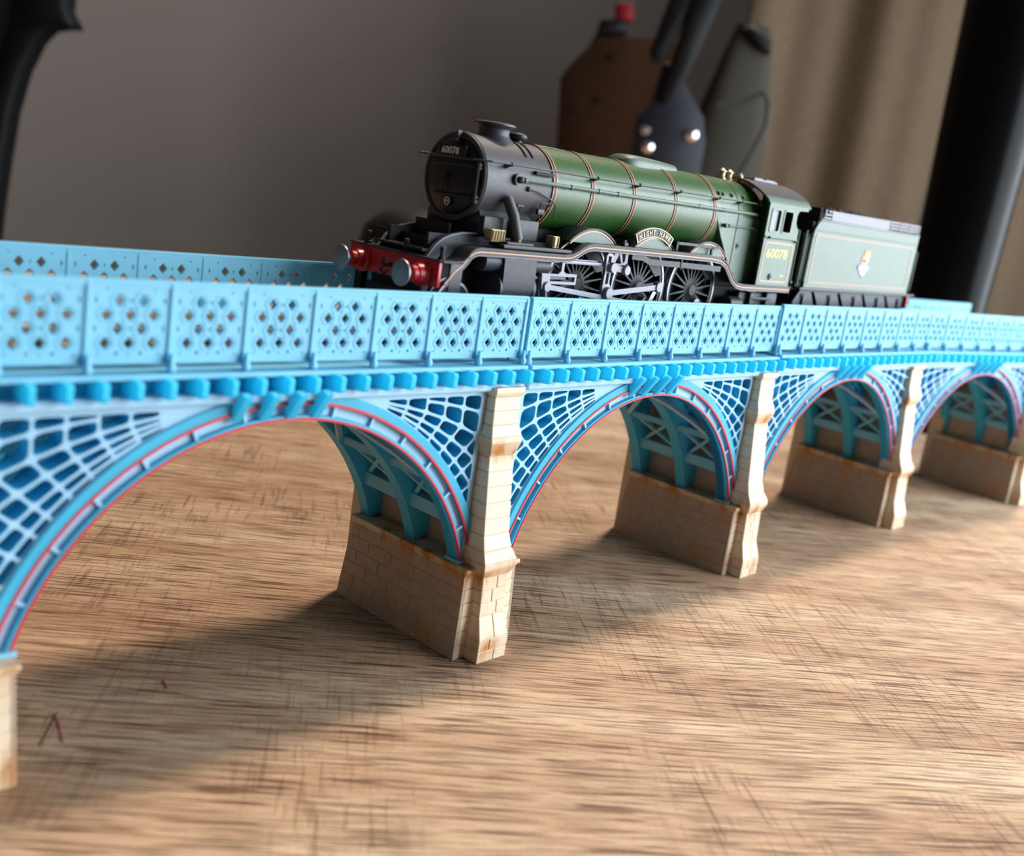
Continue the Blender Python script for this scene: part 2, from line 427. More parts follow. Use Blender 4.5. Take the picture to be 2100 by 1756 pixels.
def lattice(y0, y1, wd=.95):
    b = B()
    for sgn, U in ((1, 56.0), (-1, 59.2)):
        th0 = math.radians(13)
        nodes = [-18.0, -24.0, -30.2, -36.8, -43.6]
        fans = [(math.hypot(U, zk-AZ), math.atan2(U, zk-AZ)) for zk in nodes]
        def rf(k, th):
            rk, tk = fans[k-1]; r = RE+(rk-RE)*max(0, (th-th0)/(tk-th0))**1.55
            return min(r, (-13.4-AZ)/math.cos(th)) if th < tk else None
        def fz(k, u):      # height of fan k on the vertical u
            z = -13.2
            while z > -60:
                th = math.atan2(u, z-AZ); r = math.hypot(u, z-AZ); q = rf(k, th)
                if q is not None and r <= q: return z
                z -= .1
            return None
        cols = []           # each: dict fan index -> point (u, z); index 0 top, 6 extrados
        def radial(start_th, ks, base):
            c_ = dict(base)
            for k in ks:
                r = rf(k, start_th)
                if r is not None and r > RE+.4: c_[k] = (r*math.sin(start_th), AZ+r*math.cos(start_th))
            c_[6] = (RE*math.sin(start_th), AZ+RE*math.cos(start_th)); return c_
        for k in (5, 4, 3, 2):
            cols.append(radial(fans[k-1][1]-1e-6, range(k+1, 6), {k: (U, nodes[k-1])}))
        side = {0: (U, -13.4), 1: (U, nodes[0]), 2: (U, nodes[1])}
        cols[-1] = {**{0: (U, -13.4), 1: (U, nodes[0])}, **cols[-1]}
        u = U-6.0
        while u > 14:
            z1_, z2_ = fz(1, u), fz(2, u)
            base = {0: (u, -13.4)}
            if z1_ and z1_ < -13.9: base[1] = (u, z1_)
            if z2_:
                base[2] = (u, z2_); cols.append(radial(math.atan2(u, z2_-AZ), range(3, 6), base))
            u -= 6.0
        holes = []
        # corner cell under the last pier node
        lowz = AZ+math.sqrt(RE*RE-U*U)
        c0 = cols[0]; holes.append([(U, nodes[4]), c0[6], (U, lowz)])
        for a, c_ in zip(cols, cols[1:]):
            ks = sorted(set(a) & set(c_))
            if min(c_) < min(a):        # c_ starts higher on the pier
                k0, k1 = min(a)-1, min(a); holes.append([c_[k0], a[k1], c_.get(k1, c_[6])])
            for k0, k1 in zip(ks, ks[1:]):
                mid = [a[q] for q in range(k0+1, k1) if q in a], [c_[q] for q in range(k0+1, k1) if q in c_]
                if mid[0] and not mid[1] or mid[1] and not mid[0]: pass
                holes.append([a[k0]]+mid[0]+[a[k1], c_[k1]]+mid[1][::-1]+[c_[k0]])
        H = []
        for h in holes:
            q = inset([(AX+sgn*x, z) for x, z in h], wd/2)
            if q: H.append(q)
        t1 = math.atan2(U+1.1, math.sqrt(RE**2-(U+1.1)**2)); t0 = math.radians(12.6)
        arcp = [(AX+sgn*(RE-.3)*math.sin(t0+(t1-t0)*i/20), AZ+(RE-.3)*math.cos(t0+(t1-t0)*i/20)) for i in range(21)]
        outer = [(AX+sgn*12, -12.4), (AX+sgn*(U+1.1), -12.4), (AX+sgn*(U+1.1), -57.4), (AX+sgn*(U+.1), -57.4)]+arcp[::-1]
        r = shape2d([outer]+H, y0, y1); b.add(r.v, r.f)
    return b
AEND = math.acos((ZB-AZ)/RI)
def span(origin, yaw, dz, label):
    r = root('viaduct_span', (origin[0], origin[1], TZ+dz), yaw)
    tag(r, label, 'bridge span')
    if 'lat' not in SH:
        SH['deck'] = B().box(.1, P-.1, -22.4, 22.4, -10.5, -6.0).box(.1, P-.1, -18.5, 18.5, -6.0, -4.5).mesh('deck', M['blue'], False)
        SH['ledge'] = B().bbox(.1, P-.1, -26.6, -22.0, -7.0, -6.0, .2).mesh('cornice_ledge', M['blue'], ang=20)
        SH['ledge2'] = B().bbox(.1, P-.1, 22.0, 26.6, -7.0, -6.0, .2).mesh('cornice_ledge', M['blue'], ang=20)
        SH['fascia'] = B().bbox(.1, P-.1, -26.3, -22, -12.3, -10.3, .3).mesh('fascia_band', M['blue_light'], ang=25)
        SH['cove'] = B().box(.1, P-.1, -23.2, -22.2, -10.4, -6.9).mesh('cornice_recess', M['cyan_glow'], False)  # light bouncing inside the recess is painted as saturated cyan
        SH['fascia2'] = B().box(.1, P-.1, 22, 24.3, -12.6, -7.0).box(.1, P-.1, 14.5, 17, -13, -10.4).mesh('fascia_band', M['blue_light'], False)
        SH['cop'] = B().bbox(.1, P-.1, -23.5, -22.2, 10.4, 11.0, .15).mesh('coping', M['blue'], ang=20)
        SH['lat'] = lattice(-24.05, -19.2, .62).mesh('spandrel_lattice', M['blue_rib'], False)
        SH['lat_lit'] = lattice(-24.25, -24.0, .62).mesh('lattice_lit_face', M['blue_light'], False)  # thin front sheet, light on the front faces put into its paler colour
        SH['lat_mid'] = lattice(-5.6, -3.0, 1.6).mesh('spandrel_lattice', M['blue_rib'], False)
        SH['lat_far'] = lattice(14.0, 16.6, 1.3).mesh('spandrel_lattice', M['blue_rib'], False)
        b = B().arc(RI, RE-.4, -AEND, AEND, -23.4, -20.3, (AX, AZ), 48)
        b.arc(62.0, RE, -AEND, AEND, -25.0, -20.3, (AX, AZ), 48)
        b.arc(RI, RI+.9, -AEND, AEND, -25.0, -20.3, (AX, AZ), 48)
        SH['rib'] = b.mesh('arch_rib', M['blue_rib'], ang=25)
        SH['web'] = B().arc(RI+.95, 61.9, -AEND, AEND, -23.75, -23.3, (AX, AZ), 48).mesh('rib_web', M['blue_light'], ang=25)
        SH['rib_m'] = B().arc(RI, RE+.8, -AEND, AEND, -6.8, -2.8, (AX, AZ), 48).mesh('arch_rib', M['blue_rib'], ang=25)
        SH['rib_f'] = B().arc(RI, RE+.8, -AEND, AEND, 12.8, 16.8, (AX, AZ), 48).mesh('arch_rib', M['blue_rib'], ang=25)
        SH['line'] = B().arc(61.55, 62.15, -AEND, AEND, -25.2, -24.6, (AX, AZ), 48).mesh('red_line', M['red_line'], ang=25)
        SH['line2'] = B().arc(RI-.12, RI+.38, -AEND, AEND, -25.2, -24.6, (AX, AZ), 48).mesh('red_line', M['red_line'], ang=25)
        SH['stiff'] = B().box(-.3, .3, -24.7, -23.5, RI+.7, 62.2).mesh('web_stiffener', M['blue_light'], False)
        SH['foot'] = B().bbox(-4.2, 4.2, -25.6, -20, -.2, 1.0, .2).mesh('foot_plate', M['blue'], ang=20)
        # crown struts: rise outwards from the rib to the brackets
        b = B().hexa([(-1.0, -25.1, -16.6), (1.0, -25.1, -16.6), (1.0, -24.0, -14.0), (-1.0, -24.0, -14.0), (-.9, -29.4, -10.4), (.9, -29.4, -10.4), (.9, -27.6, -9.8), (-.9, -27.6, -9.8)])
        SH['strut'] = b.mesh('crown_strut', M['cyan_glow'], False)
        # cross bracing between ribs
        def ends(sgn):
            b = B(); xr = AX+sgn*(math.sqrt((RI+3)**2-29**2))
            for (ya, yb) in ((-20.5, -6.8), (-2.8, 12.8)):
                b.box(xr-1.6, xr+1.6, ya-.2, yb+.2, -47.6, -44.2)
                x2 = AX+sgn*(math.sqrt((RI+3)**2-42**2))
                b.box(x2-1, x2+1, ya-.2, yb+.2, -35.5, -33.5)
                for (a, c) in (((ya, -44.5), (yb, -34.2)), ((yb, -44.5), (ya, -34.2))):
                    za, zb_ = a[1], c[1]; xa = xr; xb = x2
                    b.tube([(xa, a[0], za), (xb, c[0], zb_)], .75, 4)
            return b
        SH['xl'] = ends(-1).mesh('cross_brace', M['blue'], False)
        SH['xr'] = ends(1).mesh('cross_brace', M['blue'], False)
        b = B()
        def on(th, y, rr=RI-.1): return (AX+rr*math.sin(th), y, AZ+rr*math.cos(th))
        for (t0, t1) in ((-.62, .10), (.10, .80)):
            for a_, c_ in (((t0, -21), (t1, 13)), ((t1, -21), (t0, 13))):
                pts = [on(a_[0]+(c_[0]-a_[0])*i/6, a_[1]+(c_[1]-a_[1])*i/6, RI+.7) for i in range(7)]
                b.tube(pts, .95, 4)
        SH['crownx'] = b.mesh('soffit_brace', M['blue_light'], False)
    for k_, n_ in (('deck', 'deck'), ('ledge', 'cornice_ledge'), ('ledge2', 'cornice_ledge'), ('fascia', 'fascia_band'), ('cove', 'cornice_recess'), ('fascia2', 'fascia_band'), ('cop', 'coping'),
                   ('lat', 'spandrel_lattice'), ('lat_lit', 'lattice_lit_face'), ('lat_mid', 'spandrel_lattice'), ('lat_far', 'spandrel_lattice'), ('rib_m', 'arch_rib'), ('rib_f', 'arch_rib'),
                   ('xl', 'cross_brace'), ('xr', 'cross_brace'), ('crownx', 'soffit_brace')):
        put(n_, SH[k_], r)
    put('coping', SH['cop'], r, (P, 0, 0), (0, 0, PI))
    rib = put('arch_rib', SH['rib'], r); tag(rib, 'front arch rib with red edge lines')
    put('rib_web', SH['web'], rib); put('red_line', SH['line'], rib); put('red_line', SH['line2'], rib)
    for i in range(-6, 7):
        if i in (0,): continue
        a = i*math.radians(10.6)
        put('web_stiffener', SH['stiff'], rib, (AX, 0, AZ), (0, a, 0))
    for sg in (-1, 1):
        put('foot_plate', SH['foot'], rib, (AX+sg*(RI+3)*math.sin(AEND), 0, ZB))
    for i in range(NP):
        put('parapet_panel', PANEL, r, (i*K, 0, 0)); put('parapet_panel', PANEL, r, ((i+1)*K, 0, 0), (0, 0, PI))
    for i in range(NP+1):
        x = min(max(i*K, .6), P-.6)
        put('parapet_post', POST, r, (x, 0, 0)); put('parapet_post', POST, r, (x, 0, 0), (0, 0, PI))
    for i in range(20):
        x = 4.7+6.442*i
        if x > P-.7: x = P-.7
        put('cornice_bracket', BRACKET, r, (x, 0, 0)); put('cornice_bracket', BRACKET, r, (x, 0, 0), (0, 0, PI))
    for i in (6, 7, 8, 9, 10):
        if i < 10: put('crown_strut', SH['strut'], r, (4.7+6.442*(i+.55), 0, 0))
    return r
SH = {}
J = [(-189.77, 3.68, -.0282, .07), (-60.97, -.16, .0029, 0.), (67.87, -.46, -.0136, .66), (196.70, -2.20, -.1119, .66)]
SPL = ['blue lattice viaduct span nearest the camera with its crown at the left edge',
       'blue lattice viaduct span under the locomotive driving wheels, its arch wholly visible',
       'blue lattice viaduct span beneath the green tender, parapet stepped slightly higher',
       'farthest blue lattice viaduct span running out at the right edge, blurred']
for (x, y, a, dz), lb in zip(J, SPL): span((x, y), a, dz, lb)

# ---------------------------------------------------------------- piers
PROF = [(0, -33.9, 5.3), (6.2, -33.9, 5.3), (12.2, -31.9, 4.6), (22.4, -31.3, 4.5), (23.4, -31.9, 5.2), (25.2, -32.6, 6.0), (26.6, -32.6, 6.0), (29.5, -30.8, 5.1), (33, -29.6, 4.7), (53.5, -27.3, 4.5),
        (54.8, -27.8, 4.9), (57.2, -28.4, 5.6), (58.6, -28.2, 5.6), (61.5, -27.0, 4.7), (68.6, -26.6, 4.7), (69.8, -27.3, 5.2), (71.2, -27.3, 5.3)]
def pf(z):
    for a, b_ in zip(PROF, PROF[1:]):
        if a[0] <= z <= b_[0]:
            k = (z-a[0])/(b_[0]-a[0]); return a[1]+(b_[1]-a[1])*k, a[2]+(b_[2]-a[2])*k
    return PROF[-1][1:]
def body(z):     # side body: x centre 1.8; returns (half x, front y, back y)
    k = z/24.4; return 10.4-.9*k, -29.0+.7*k, 19.5-3.0*k
def pier(x, y, yaw, label):
    r = root('bridge_pier', (x, y, 0), yaw); tag(r, label, 'bridge pier')
    i_ = .22
    core = B()
    rs = [[(-h+i_, -22, z), (-h+i_, f+i_, z), (h-i_, f+i_, z), (h-i_, -22, z)] for z, f, h in PROF]
    core.rings(rs)
    rs = []
    for z in (0, 24.2):
        hx, fy, by = body(z); rs.append([(1.2-hx+i_, fy+i_, z), (1.2+hx-i_, fy+i_, z), (1.2+hx-i_, by-i_, z), (1.2-hx+i_, by-i_, z)])
    core.rings(rs)
    core.rings([[(-4.7+i_, 22.5, z), (-4.7+i_, 15, z), (4.7-i_, 15, z), (4.7-i_, 22.5, z)] for z in (0, 72)])
    ob('pier_core', core, M['mortar'], r, smooth=False)
    ob('upper_wall', B().box(-1.6, 5.2, -23.5, 14, 24.6, 60).box(-3.5, 3.5, -23, 15, 60, 71.3), M['stone_shade_wash'], r, smooth=False)
    imp = B().bbox(1.2-10.1, 1.2+10.1, -29.4, 17.6, 23.4, 24.6, .25).bbox(1.2-9.6, 1.2+9.6, -28.7, 17.0, 22.6, 23.5, .15)
    ob('impost_slab', imp, M['stone'], r, ang=25)
    # pilaster stones
    zs = [0.0, 3.1, 6.2, 12.2, 15.6, 19.0, 22.4, 26.6, 29.5, 33.3, 37.4, 41.5, 45.6, 49.6, 53.5, 58.6, 61.5, 65.1, 68.6, 71.3]
    g = .11; c = .14
    def blk(x0f, x1f, z0, z1, split=False):
        zl = [z0+g, z0+g+c]+[p[0] for p in PROF if z0+g+c+.2 < p[0] < z1-g-c-.2]+[z1-g-c, z1-g]
        rs = []
        for k, z in enumerate(zl):
            f, h = pf(z); e = c*.8 if k in (0, len(zl)-1) else 0
            xa, xb = x0f*h if not split or x0f < 0 and abs(x0f) == 1 else x0f*h, x1f*h
            ga = g if abs(x0f) < 1 else 0; gb = g if abs(x1f) < 1 else 0
            rs.append([(xa+e+ga, -22.5, z), (xa+e+ga, f+e+c, z), (xa+e+ga+c, f+e, z), (xb-e-gb-c, f+e, z), (xb-e-gb, f+e+c, z), (xb-e-gb, -22.5, z)])
        return B().rings(rs)
    for k, (z0, z1) in enumerate(zip(zs, zs[1:])):
        if z1 <= 22.5:
            s_ = (.12, -.28, .05, .3, -.15, .2)[k % 6]
            ob('stone', blk(-1, s_, z0, z1), M['stone'], r, ang=25); ob('stone', blk(s_, 1, z0, z1), M['stone'], r, ang=25)
        else:
            ob('stone', blk(-1, 1, z0, z1), M['stone'], r, ang=12)
    # side and end stones of the body
    nz = 6; ch = 22.7/nz
    for k in range(nz):
        z0, z1 = k*ch+.1, (k+1)*ch-.1
        h0, f0, b0 = body(z0); h1, f1, b1 = body(z1)
        for sg in (-1, 1):
            cuts = [f0] + [-29+9.4*(j+(.5 if k % 2 else 1)) for j in range(5) if -29+9.4*(j+(.5 if k % 2 else 1)) < b1-3] + [b0]
            for j, (ya, yb) in enumerate(zip(cuts, cuts[1:])):
                A0, A1 = (f0, f1) if j == 0 else (ya+.1, ya+.1)
                B0, B1 = (b0, b1) if j == len(cuts)-2 else (yb-.1, yb-.1)
                xo0, xo1 = 1.2+sg*h0, 1.2+sg*h1; xi = 1.2+sg*(min(h0, h1)-.9); cc = .1
                b = B().rings([[(xi, A0, z0), (xi, B0, z0), (xi, B1, z1), (xi, A1, z1)],
                               [(xo0-sg*cc, A0, z0), (xo0-sg*cc, B0, z0), (xo1-sg*cc, B1, z1), (xo1-sg*cc, A1, z1)],
                               [(xo0, A0+cc, z0+cc), (xo0, B0-cc, z0+cc), (xo1, B1-cc, z1-cc), (xo1, A1+cc, z1-cc)]])
                ob('stone', b, M['stone_shade_wash'], r, ang=30)
        # front return beside the pilaster, both sides
        for sg in (-1, 1):
            xo = 1.2+sg*(h1-.95); xi = sg*4.4
            xa, xb = sorted((xo, xi))
            ob('stone', B().bbox(xa, xb, f0, f0+1.2, z0, z1, .1), M['stone'], r, ang=30)
        xs_ = [1.2-h1+.95, (-4 if k % 2 else 5), 1.2+h1-.95]
        for xa, xb in zip(xs_, xs_[1:]):
            ob('stone', B().hexa([(xa+.1, b0-1.2, z0), (xb-.1, b0-1.2, z0), (xb-.1, b0, z0), (xa+.1, b0, z0), (xa+.1, b1-1.2, z1), (xb-.1, b1-1.2, z1), (xb-.1, b1, z1), (xa+.1, b1, z1)]), M['stone'], r, ang=30)
    return r
def copy_tree(o, parent=None):
    c_ = o.copy(); scn.collection.objects.link(c_); c_.parent = parent
    for ch_ in list(o.children): copy_tree(ch_, c_)
    return c_
PL = ['cream stone bridge pier cut off by the left edge of the photo', 'cream stone bridge pier in the centre foreground with rust stains',
      'cream stone bridge pier right of centre, behind the foreground one', 'blurred cream bridge pier between the third and the last arch',
      'most distant cream bridge pier at the right edge, half cut off']
PX = [(-195.8, 3.9, -.028), (-67.8, 0, .0), (62.0, -.2, -.005), (189.0, -1.2, -.06), (313.4, -15.9, -.112)]
p0 = pier(*PX[1], PL[1])
for i in (0, 2, 3, 4):
    q = copy_tree(p0); x, y, a = PX[i]; q.location = (x*S, y*S, 0); q.rotation_euler = (0, 0, a); q['label'] = PL[i]

# ---------------------------------------------------------------- track
tr = root('railway_track', (-189, 0, TZ)); tag(tr, 'straight model railway track on brown sleepers inside the blue parapets', 'track')
LR = 510
ob('trackbed', B().box(0, LR, -17, 17, -4.45, -4.1), mat('tan_trackbed', (206, 182, 150), .8), tr, smooth=False)
for sg in (-1, 1):
    b = B().box(0, LR, sg*8.65-.75, sg*8.65+.75, -.75, -.08).box(0, LR, sg*8.65-.3, sg*8.65+.3, -2.1, -.7).box(0, LR, sg*8.65-1.2, sg*8.65+1.2, -2.6, -2.1)
    rl = ob('rail', b, M['rail_side'], tr, smooth=False)
    ob('rail_head', B().box(0, LR, sg*8.65-.7, sg*8.65+.7, -.1, 0), M['rail_head'], rl, smooth=False)
slp = B().bbox(-1.7, 1.7, -15.5, 15.5, -4.05, -2.55, .2).mesh('sleeper', M['sleeper'], ang=20)
for i in range(57):
    put('sleeper', slp, tr, (4+i*9, 0, -.0))


# ---------------------------------------------------------------- locomotive
lo = root('steam_locomotive', (0, 0, TZ)); tag(lo, 'green model steam locomotive with black smokebox and red buffer beam on the viaduct', 'locomotive')
def P_(name, b, m, parent=lo, **k): return ob(name, b, m, parent, **k)
BZ = 37.5
# smokebox and door
P_('smokebox', B().lathe([(11.0, -70.6), (11.3, -70.3), (11.3, -69.4), (11.0, -69.0), (11.05, -45.6), (11.25, -45.4), (11.25, -44.4)], (0, 0, BZ), 'x', 64), M['smoke'])
dr = P_('smokebox_door', B().lathe([(.3, -72.6), (3, -72.5), (6, -72.1), (8.3, -71.5), (9.4, -71.0), (9.6, -70.5), (9.6, -70.2)], (0, 0, BZ), 'x', 48), M['door'])
P_('door_ring', B().lathe([(10.2, -70.5), (10.4, -70.95), (11.0, -70.95), (11.2, -70.5)], (0, 0, BZ), 'x', 64, caps=False), M['smoke'], dr)
dd = B().cyl((-73.6, 1.2, 37.3), (-72.3, 1.2, 37.3), .7, 10).bbox(-73.9, -73.5, .9, 1.5, 33.4, 37.6, .1).bbox(-73.7, -73.3, .2, 2.6, 37.0, 37.5, .1)
P_('dart_handle', dd, M['chassis'], dr)
P_('hinge_strap', B().bbox(-72.6, -71.4, -8.6, 6.5, 40.1, 40.9, .15), M['door'], dr)
P_('hinge_strap', B().bbox(-72.8, -71.7, -8.6, 5.0, 32.6, 33.3, .15), M['door'], dr)
hp = B().cyl((-72.0, -9.4, 31.6), (-72.0, -9.4, 41.6), .38, 8)
for z in (32.2, 33.2, 40.2, 41.0): hp.cyl((-72.0, -9.4, z-.3), (-72.0, -9.4, z+.3), .75, 10)
P_('hinge_post', hp, M['chassis'], dr)
pl = P_('number_plate', B().bbox(-72.75, -72.2, -4.9, 4.7, 42.3, 45.1, .1), M['deep'], dr)
put('plate_number', text_mesh('60078', 6.2, 1.75, .12, M['white'], 'plate_number'), pl, (-72.74, .6, 43.7), FACE_F)
shed = P_('shed_plate', B().lathe([(1.15, -72.75), (1.15, -72.0)], (0, -.5, 31.2), 'x', 20), M['deep'], dr)
b = shape2d([circ(0, 0, 1.05, 20), circ(0, 0, .8, 20)], -.1, 0)
put('plate_rim', b.mesh('plate_rim', M['white']), shed, (-72.72, -.5, 31.2), (0, 0, -PI/2))
P_('plate_mark', B().bbox(-72.85, -72.7, -.95, -.65, 30.8, 31.6, .04).bbox(-72.85, -72.7, -.25, .05, 30.8, 31.6, .04), M['white'], shed)
lb = B().bbox(-72.6, -71.2, -1.2, -.6, 46.0, 48.8, .1).bbox(-73.4, -72.4, -1.5, .9, 46.2, 46.6, .1)
P_('lamp_iron', lb, M['chassis'])
# handrail round the smokebox front, side rails
hr = [(-72.6, 12.4, 42.1)] + [(-72.6, y, 42.1) for y in (8, 4, 0, -4, -8)] + [(-72.2, -10.8, 42.2), (-70.6, -12.3, 42.3), (-66, -12.4, 42.4), (-30, -12.5, 42.5), (20, -12.7, 42.9), (60, -12.9, 43.2)]
P_('handrail', B().tube(hr, .27, 8), M['smoke'])
P_('handrail', B().tube([(-72.6, 12.3, 42.1), (-70.6, 12.5, 42.3), (60, 12.9, 43.2)], .27, 8), M['black'])
for x in (-63.5, -28.8, -9.4, 11.3, 33.0, 47.0, 59.0):
    for sg in (-1, 1):
        y = 12.4+.5*(x+64)/124; z = 42.4+.8*(x+64)/124
        kb = B().sphere((x, sg*y, z), .55, 8).tube([(x, sg*y, z), (x, sg*(y-2.2), z-.7)], .4, 8, r2=.6)
        P_('handrail_knob', kb, M['smoke'] if x < -45 else M['green'])
# chimney
P_('chimney', B().lathe([(6.2, 46.2), (5.5, 47.6), (4.3, 48.9), (3.95, 49.9), (4.2, 50.8), (5.0, 51.35), (5.5, 51.7), (5.45, 52.1), (4.6, 52.35), (3.5, 52.35), (3.4, 50.5)], (-58.8, 0, 0), 'z', 40), M['smoke'])
P_('snifting_valve', B().lathe([(1.3, 48.0), (1.3, 49.0), (2.5, 49.3), (2.7, 49.8), (2.5, 50.5), (1.4, 51.0), (.2, 51.1)], (-49.8, 0, 0), 'z', 24), M['black'])
# boiler barrel + firebox
P_('boiler_barrel', B().lathe([(11.15, -45.0), (11.35, -28.7), (11.6, -9.4), (11.85, 11.3), (12.1, 33.5)], (0, 0, BZ), 'x', 72), M['green'])
fb = B().lathe([(12.12, 33.2), (12.2, 47), (12.1, 62), (11.3, 64.4), (9.8, 65.6)], (0, 0, BZ), 'x', 72)
P_('firebox', fb, M['green'])
for sg in (-1, 1):
    y0, y1 = sorted((sg*8, sg*12.18))
    fs = shape2d([[(33.6, 38.2), (38.5, 31.2), (44.6, 24.2), (47.0, 20.3), (51.0, 17.0), (65.0, 17.0), (65.4, 38.2)]], y0, y1, .15)
    P_('firebox_side', fs, M['green_sheen'])
def band(x, r, wide=1.3):
    bo = P_('boiler_band', B().lathe([(r, x-wide/2), (r+.13, x-wide/2+.05), (r+.13, x+wide/2-.05), (r, x+wide/2)], (0, 0, BZ), 'x', 72, False), M['black'])
    for d in (-1, 1):
        P_('orange_line', B().lathe([(r+.1, x+d*(wide/2-.05)-.13), (r+.19, x+d*(wide/2-.05)-.13), (r+.19, x+d*(wide/2-.05)+.13), (r+.1, x+d*(wide/2-.05)+.13)], (0, 0, BZ), 'x', 72, False), M['orange'], bo)
for x, r in ((-44.6, 11.22), (-28.7, 11.36), (-9.6, 11.6), (11.3, 11.86), (32.9, 12.12)): band(x, r)
P_('cladding_joint', B().lathe([(12.2, 46.9), (12.3, 46.9), (12.3, 47.2), (12.2, 47.2)], (0, 0, BZ), 'x', 72, False).box(46.9, 47.2, -12.3, -12.1, 17.5, 38), M['deep'])
P_('cladding_joint', B().box(-44, 62, -.1, .1, 48.4, 48.9), M['green_sheen'])
# banjo dome
n = 14; rs = []
for i in range(n+1):
    u = i/n; x = -8+29*u
    prof = min(1, (1-(1-min(u/.22, 1))**2)**.5) if u < .22 else (1-.10*((u-.22)/.78))
    hw = max(.15, 5.4*(prof if u < .22 else 1-.42*((u-.22)/.78)**1.5)); top = 48.6+.02*x+2.7*(prof if u < .22 else 1-.38*((u-.22)/.78)**1.6)
    ring = []
    for j in range(17):
        a = PI*j/16; cy = math.cos(a); sy = math.sin(a)
        y = hw*(abs(cy)**.75)*(1 if cy >= 0 else -1); zb = BZ+math.sqrt(max(11.7**2-y*y, 0))-.4
        ring.append((x, y, zb+(top-zb)*max(0, sy)**.7))
    ring += [(x, -hw*.5, 47), (x, hw*.5, 47)]
    rs.append(ring)
P_('steam_dome', B().rings(rs), M['green_sheen'], ang=50)
rs2 = [[(p[0]+(.0), p[1]*1.08, BZ+math.sqrt(max(11.9**2-(p[1]*1.08)**2, 0))+d) for p in (r_[0], r_[16])] for r_ in rs for d in (0,)]
# safety valves, whistle
for x in (51.0, 55.4):
    P_('safety_valve', B().lathe([(1.5, 49.2), (1.5, 50.0), (1.0, 50.3), (1.0, 51.6), (1.35, 51.9), (1.35, 52.3), (.7, 52.8), (.25, 53.1)], (x, -.5, 0), 'z', 16), M['brass'])
P_('whistle', B().lathe([(.6, 48.8), (.6, 50.2), (.95, 50.4), (.95, 51.9), (.5, 52.3), (.2, 52.8)], (62.6, -.5, 0), 'z', 14), M['brass'])
# ejector pipe
ej = B().tube([(-59.5, -11.6, 39.0), (-57.5, -12.3, 39.1), (-20, -12.5, 39.2), (57.5, -12.9, 39.7)], .55, 10)
for x in (-57.8, -39.5, -27.7, -19, 22.3, 36.5): ej.cyl((x-.35, -12.5-.003*(x+20), 39.2+.006*(x+20)), (x+.35, -12.5-.003*(x+20), 39.2+.006*(x+20)), .72, 10)
ep = P_('ejector_pipe', ej, M['green_sheen'])
P_('pipe_flange', B().lathe([(1.5, -11.9), (1.5, -11.0)], (-59.5, 0, 39.0), 'y', 14).sphere((-59.3, -12.3, 39), .9, 8), M['smoke'], ep)
P_('lower_handrail', B().tube([(38.7, -13.0, 34.8), (57.5, -13.2, 35.1)], .28, 8).sphere((38.7, -13.0, 34.8), .75, 8).sphere((41.0, -13.0, 34.9), .55, 8).sphere((57.5, -13.2, 35.1), .6, 8).tube([(38.7, -13, 34.8), (38.7, -11.8, 34.8)], .5, 8), M['green'])
P_('lubricator_pipe', B().tube([(-54.5, -11.3, 37.0), (-51.5, -11.8, 36.6), (-46.4, -11.7, 35.2), (-44.0, -11.7, 34.0), (-43.6, -11.6, 30.5)], .22, 6).sphere((-54.8, -11.2, 37.0), .7, 8), M['smoke'])
wv = B()
for a, c_ in (((-56.5, -11.0, 32.4), (-57.2, -10.8, 29.4)), ((-49.5, -10.6, 31.6), (-48, -10.4, 29.6))): wv.cyl(a, c_, .22, 6)
wv.bbox(-58.2, -55.6, -11.4, -10.8, 32.3, 32.8, .1).bbox(-50.4, -47.6, -11.6, -10.6, 30.9, 32.4, .2).tube([(-49.5, -11.4, 32.3), (-49.5, -11.4, 34), (-46.2, -11.6, 34), (-46.2, -11.6, 32.5)], .17, 6)
P_('valve_gear_pipework', wv, M['chassis'])
# superheater cover on the smokebox (dark slots)
for sg, a0 in ((1, .55),):
    for dx in (-54.2, -51.6):
        P_('ladder_strip', B().lathe([(11.05, dx-.35), (11.5, dx-.35), (11.5, dx+.35), (11.05, dx+.35)], (0, 0, BZ), 'x', 8, True, -2.55, -1.95) if False else B().rings([[(dx+o, -(11.0+h)*math.sin(a), BZ+(11.0+h)*math.cos(a)) for o, h in ((-.3, 0), (-.3, .35), (.3, .35), (.3, 0))] for a in [.28+.05*i for i in range(12)]]), M['deep'])
P_('rivet_strip', B().rings([[(x, -11.0-.4, z) for x, z in ((-52.8, 41.5), (-45.8, 41.2))], [(x, -10.4, z+.2) for x, z in ((-52.8, 42.6), (-45.8, 42.3))]], False, False) if False else B().bbox(-53, -45.9, -11.5, -10.4, 40.9, 41.8, .15), M['deep'])
# washout plugs, mudhole doors
for x, y, z in ((36.2, -10.1, 44.6), (38.6, -10.1, 44.6), (44.0, -10.1, 44.6), (51.2, -10.1, 44.6), (56.6, -9.8, 44.8)):
    P_('washout_plug', B().lathe([(.75, -.25), (.75, .15), (.45, .2), (.45, -.4)], (0, 0, 0), 'y', 12), M['green'], loc=(x, y-.05, z), rot=(-.62, 0, 0))
for x, z in ((49.9, 28.8), (59.1, 28.6), (50.2, 19.0)):
    P_('mudhole_door', B().lathe([(1.0, -12.5), (1.0, -12.0)], (x, 0, z), 'y', 16).lathe([(.4, -12.9), (.4, -12.3)], (x, 0, z), 'y', 8), M['green'])
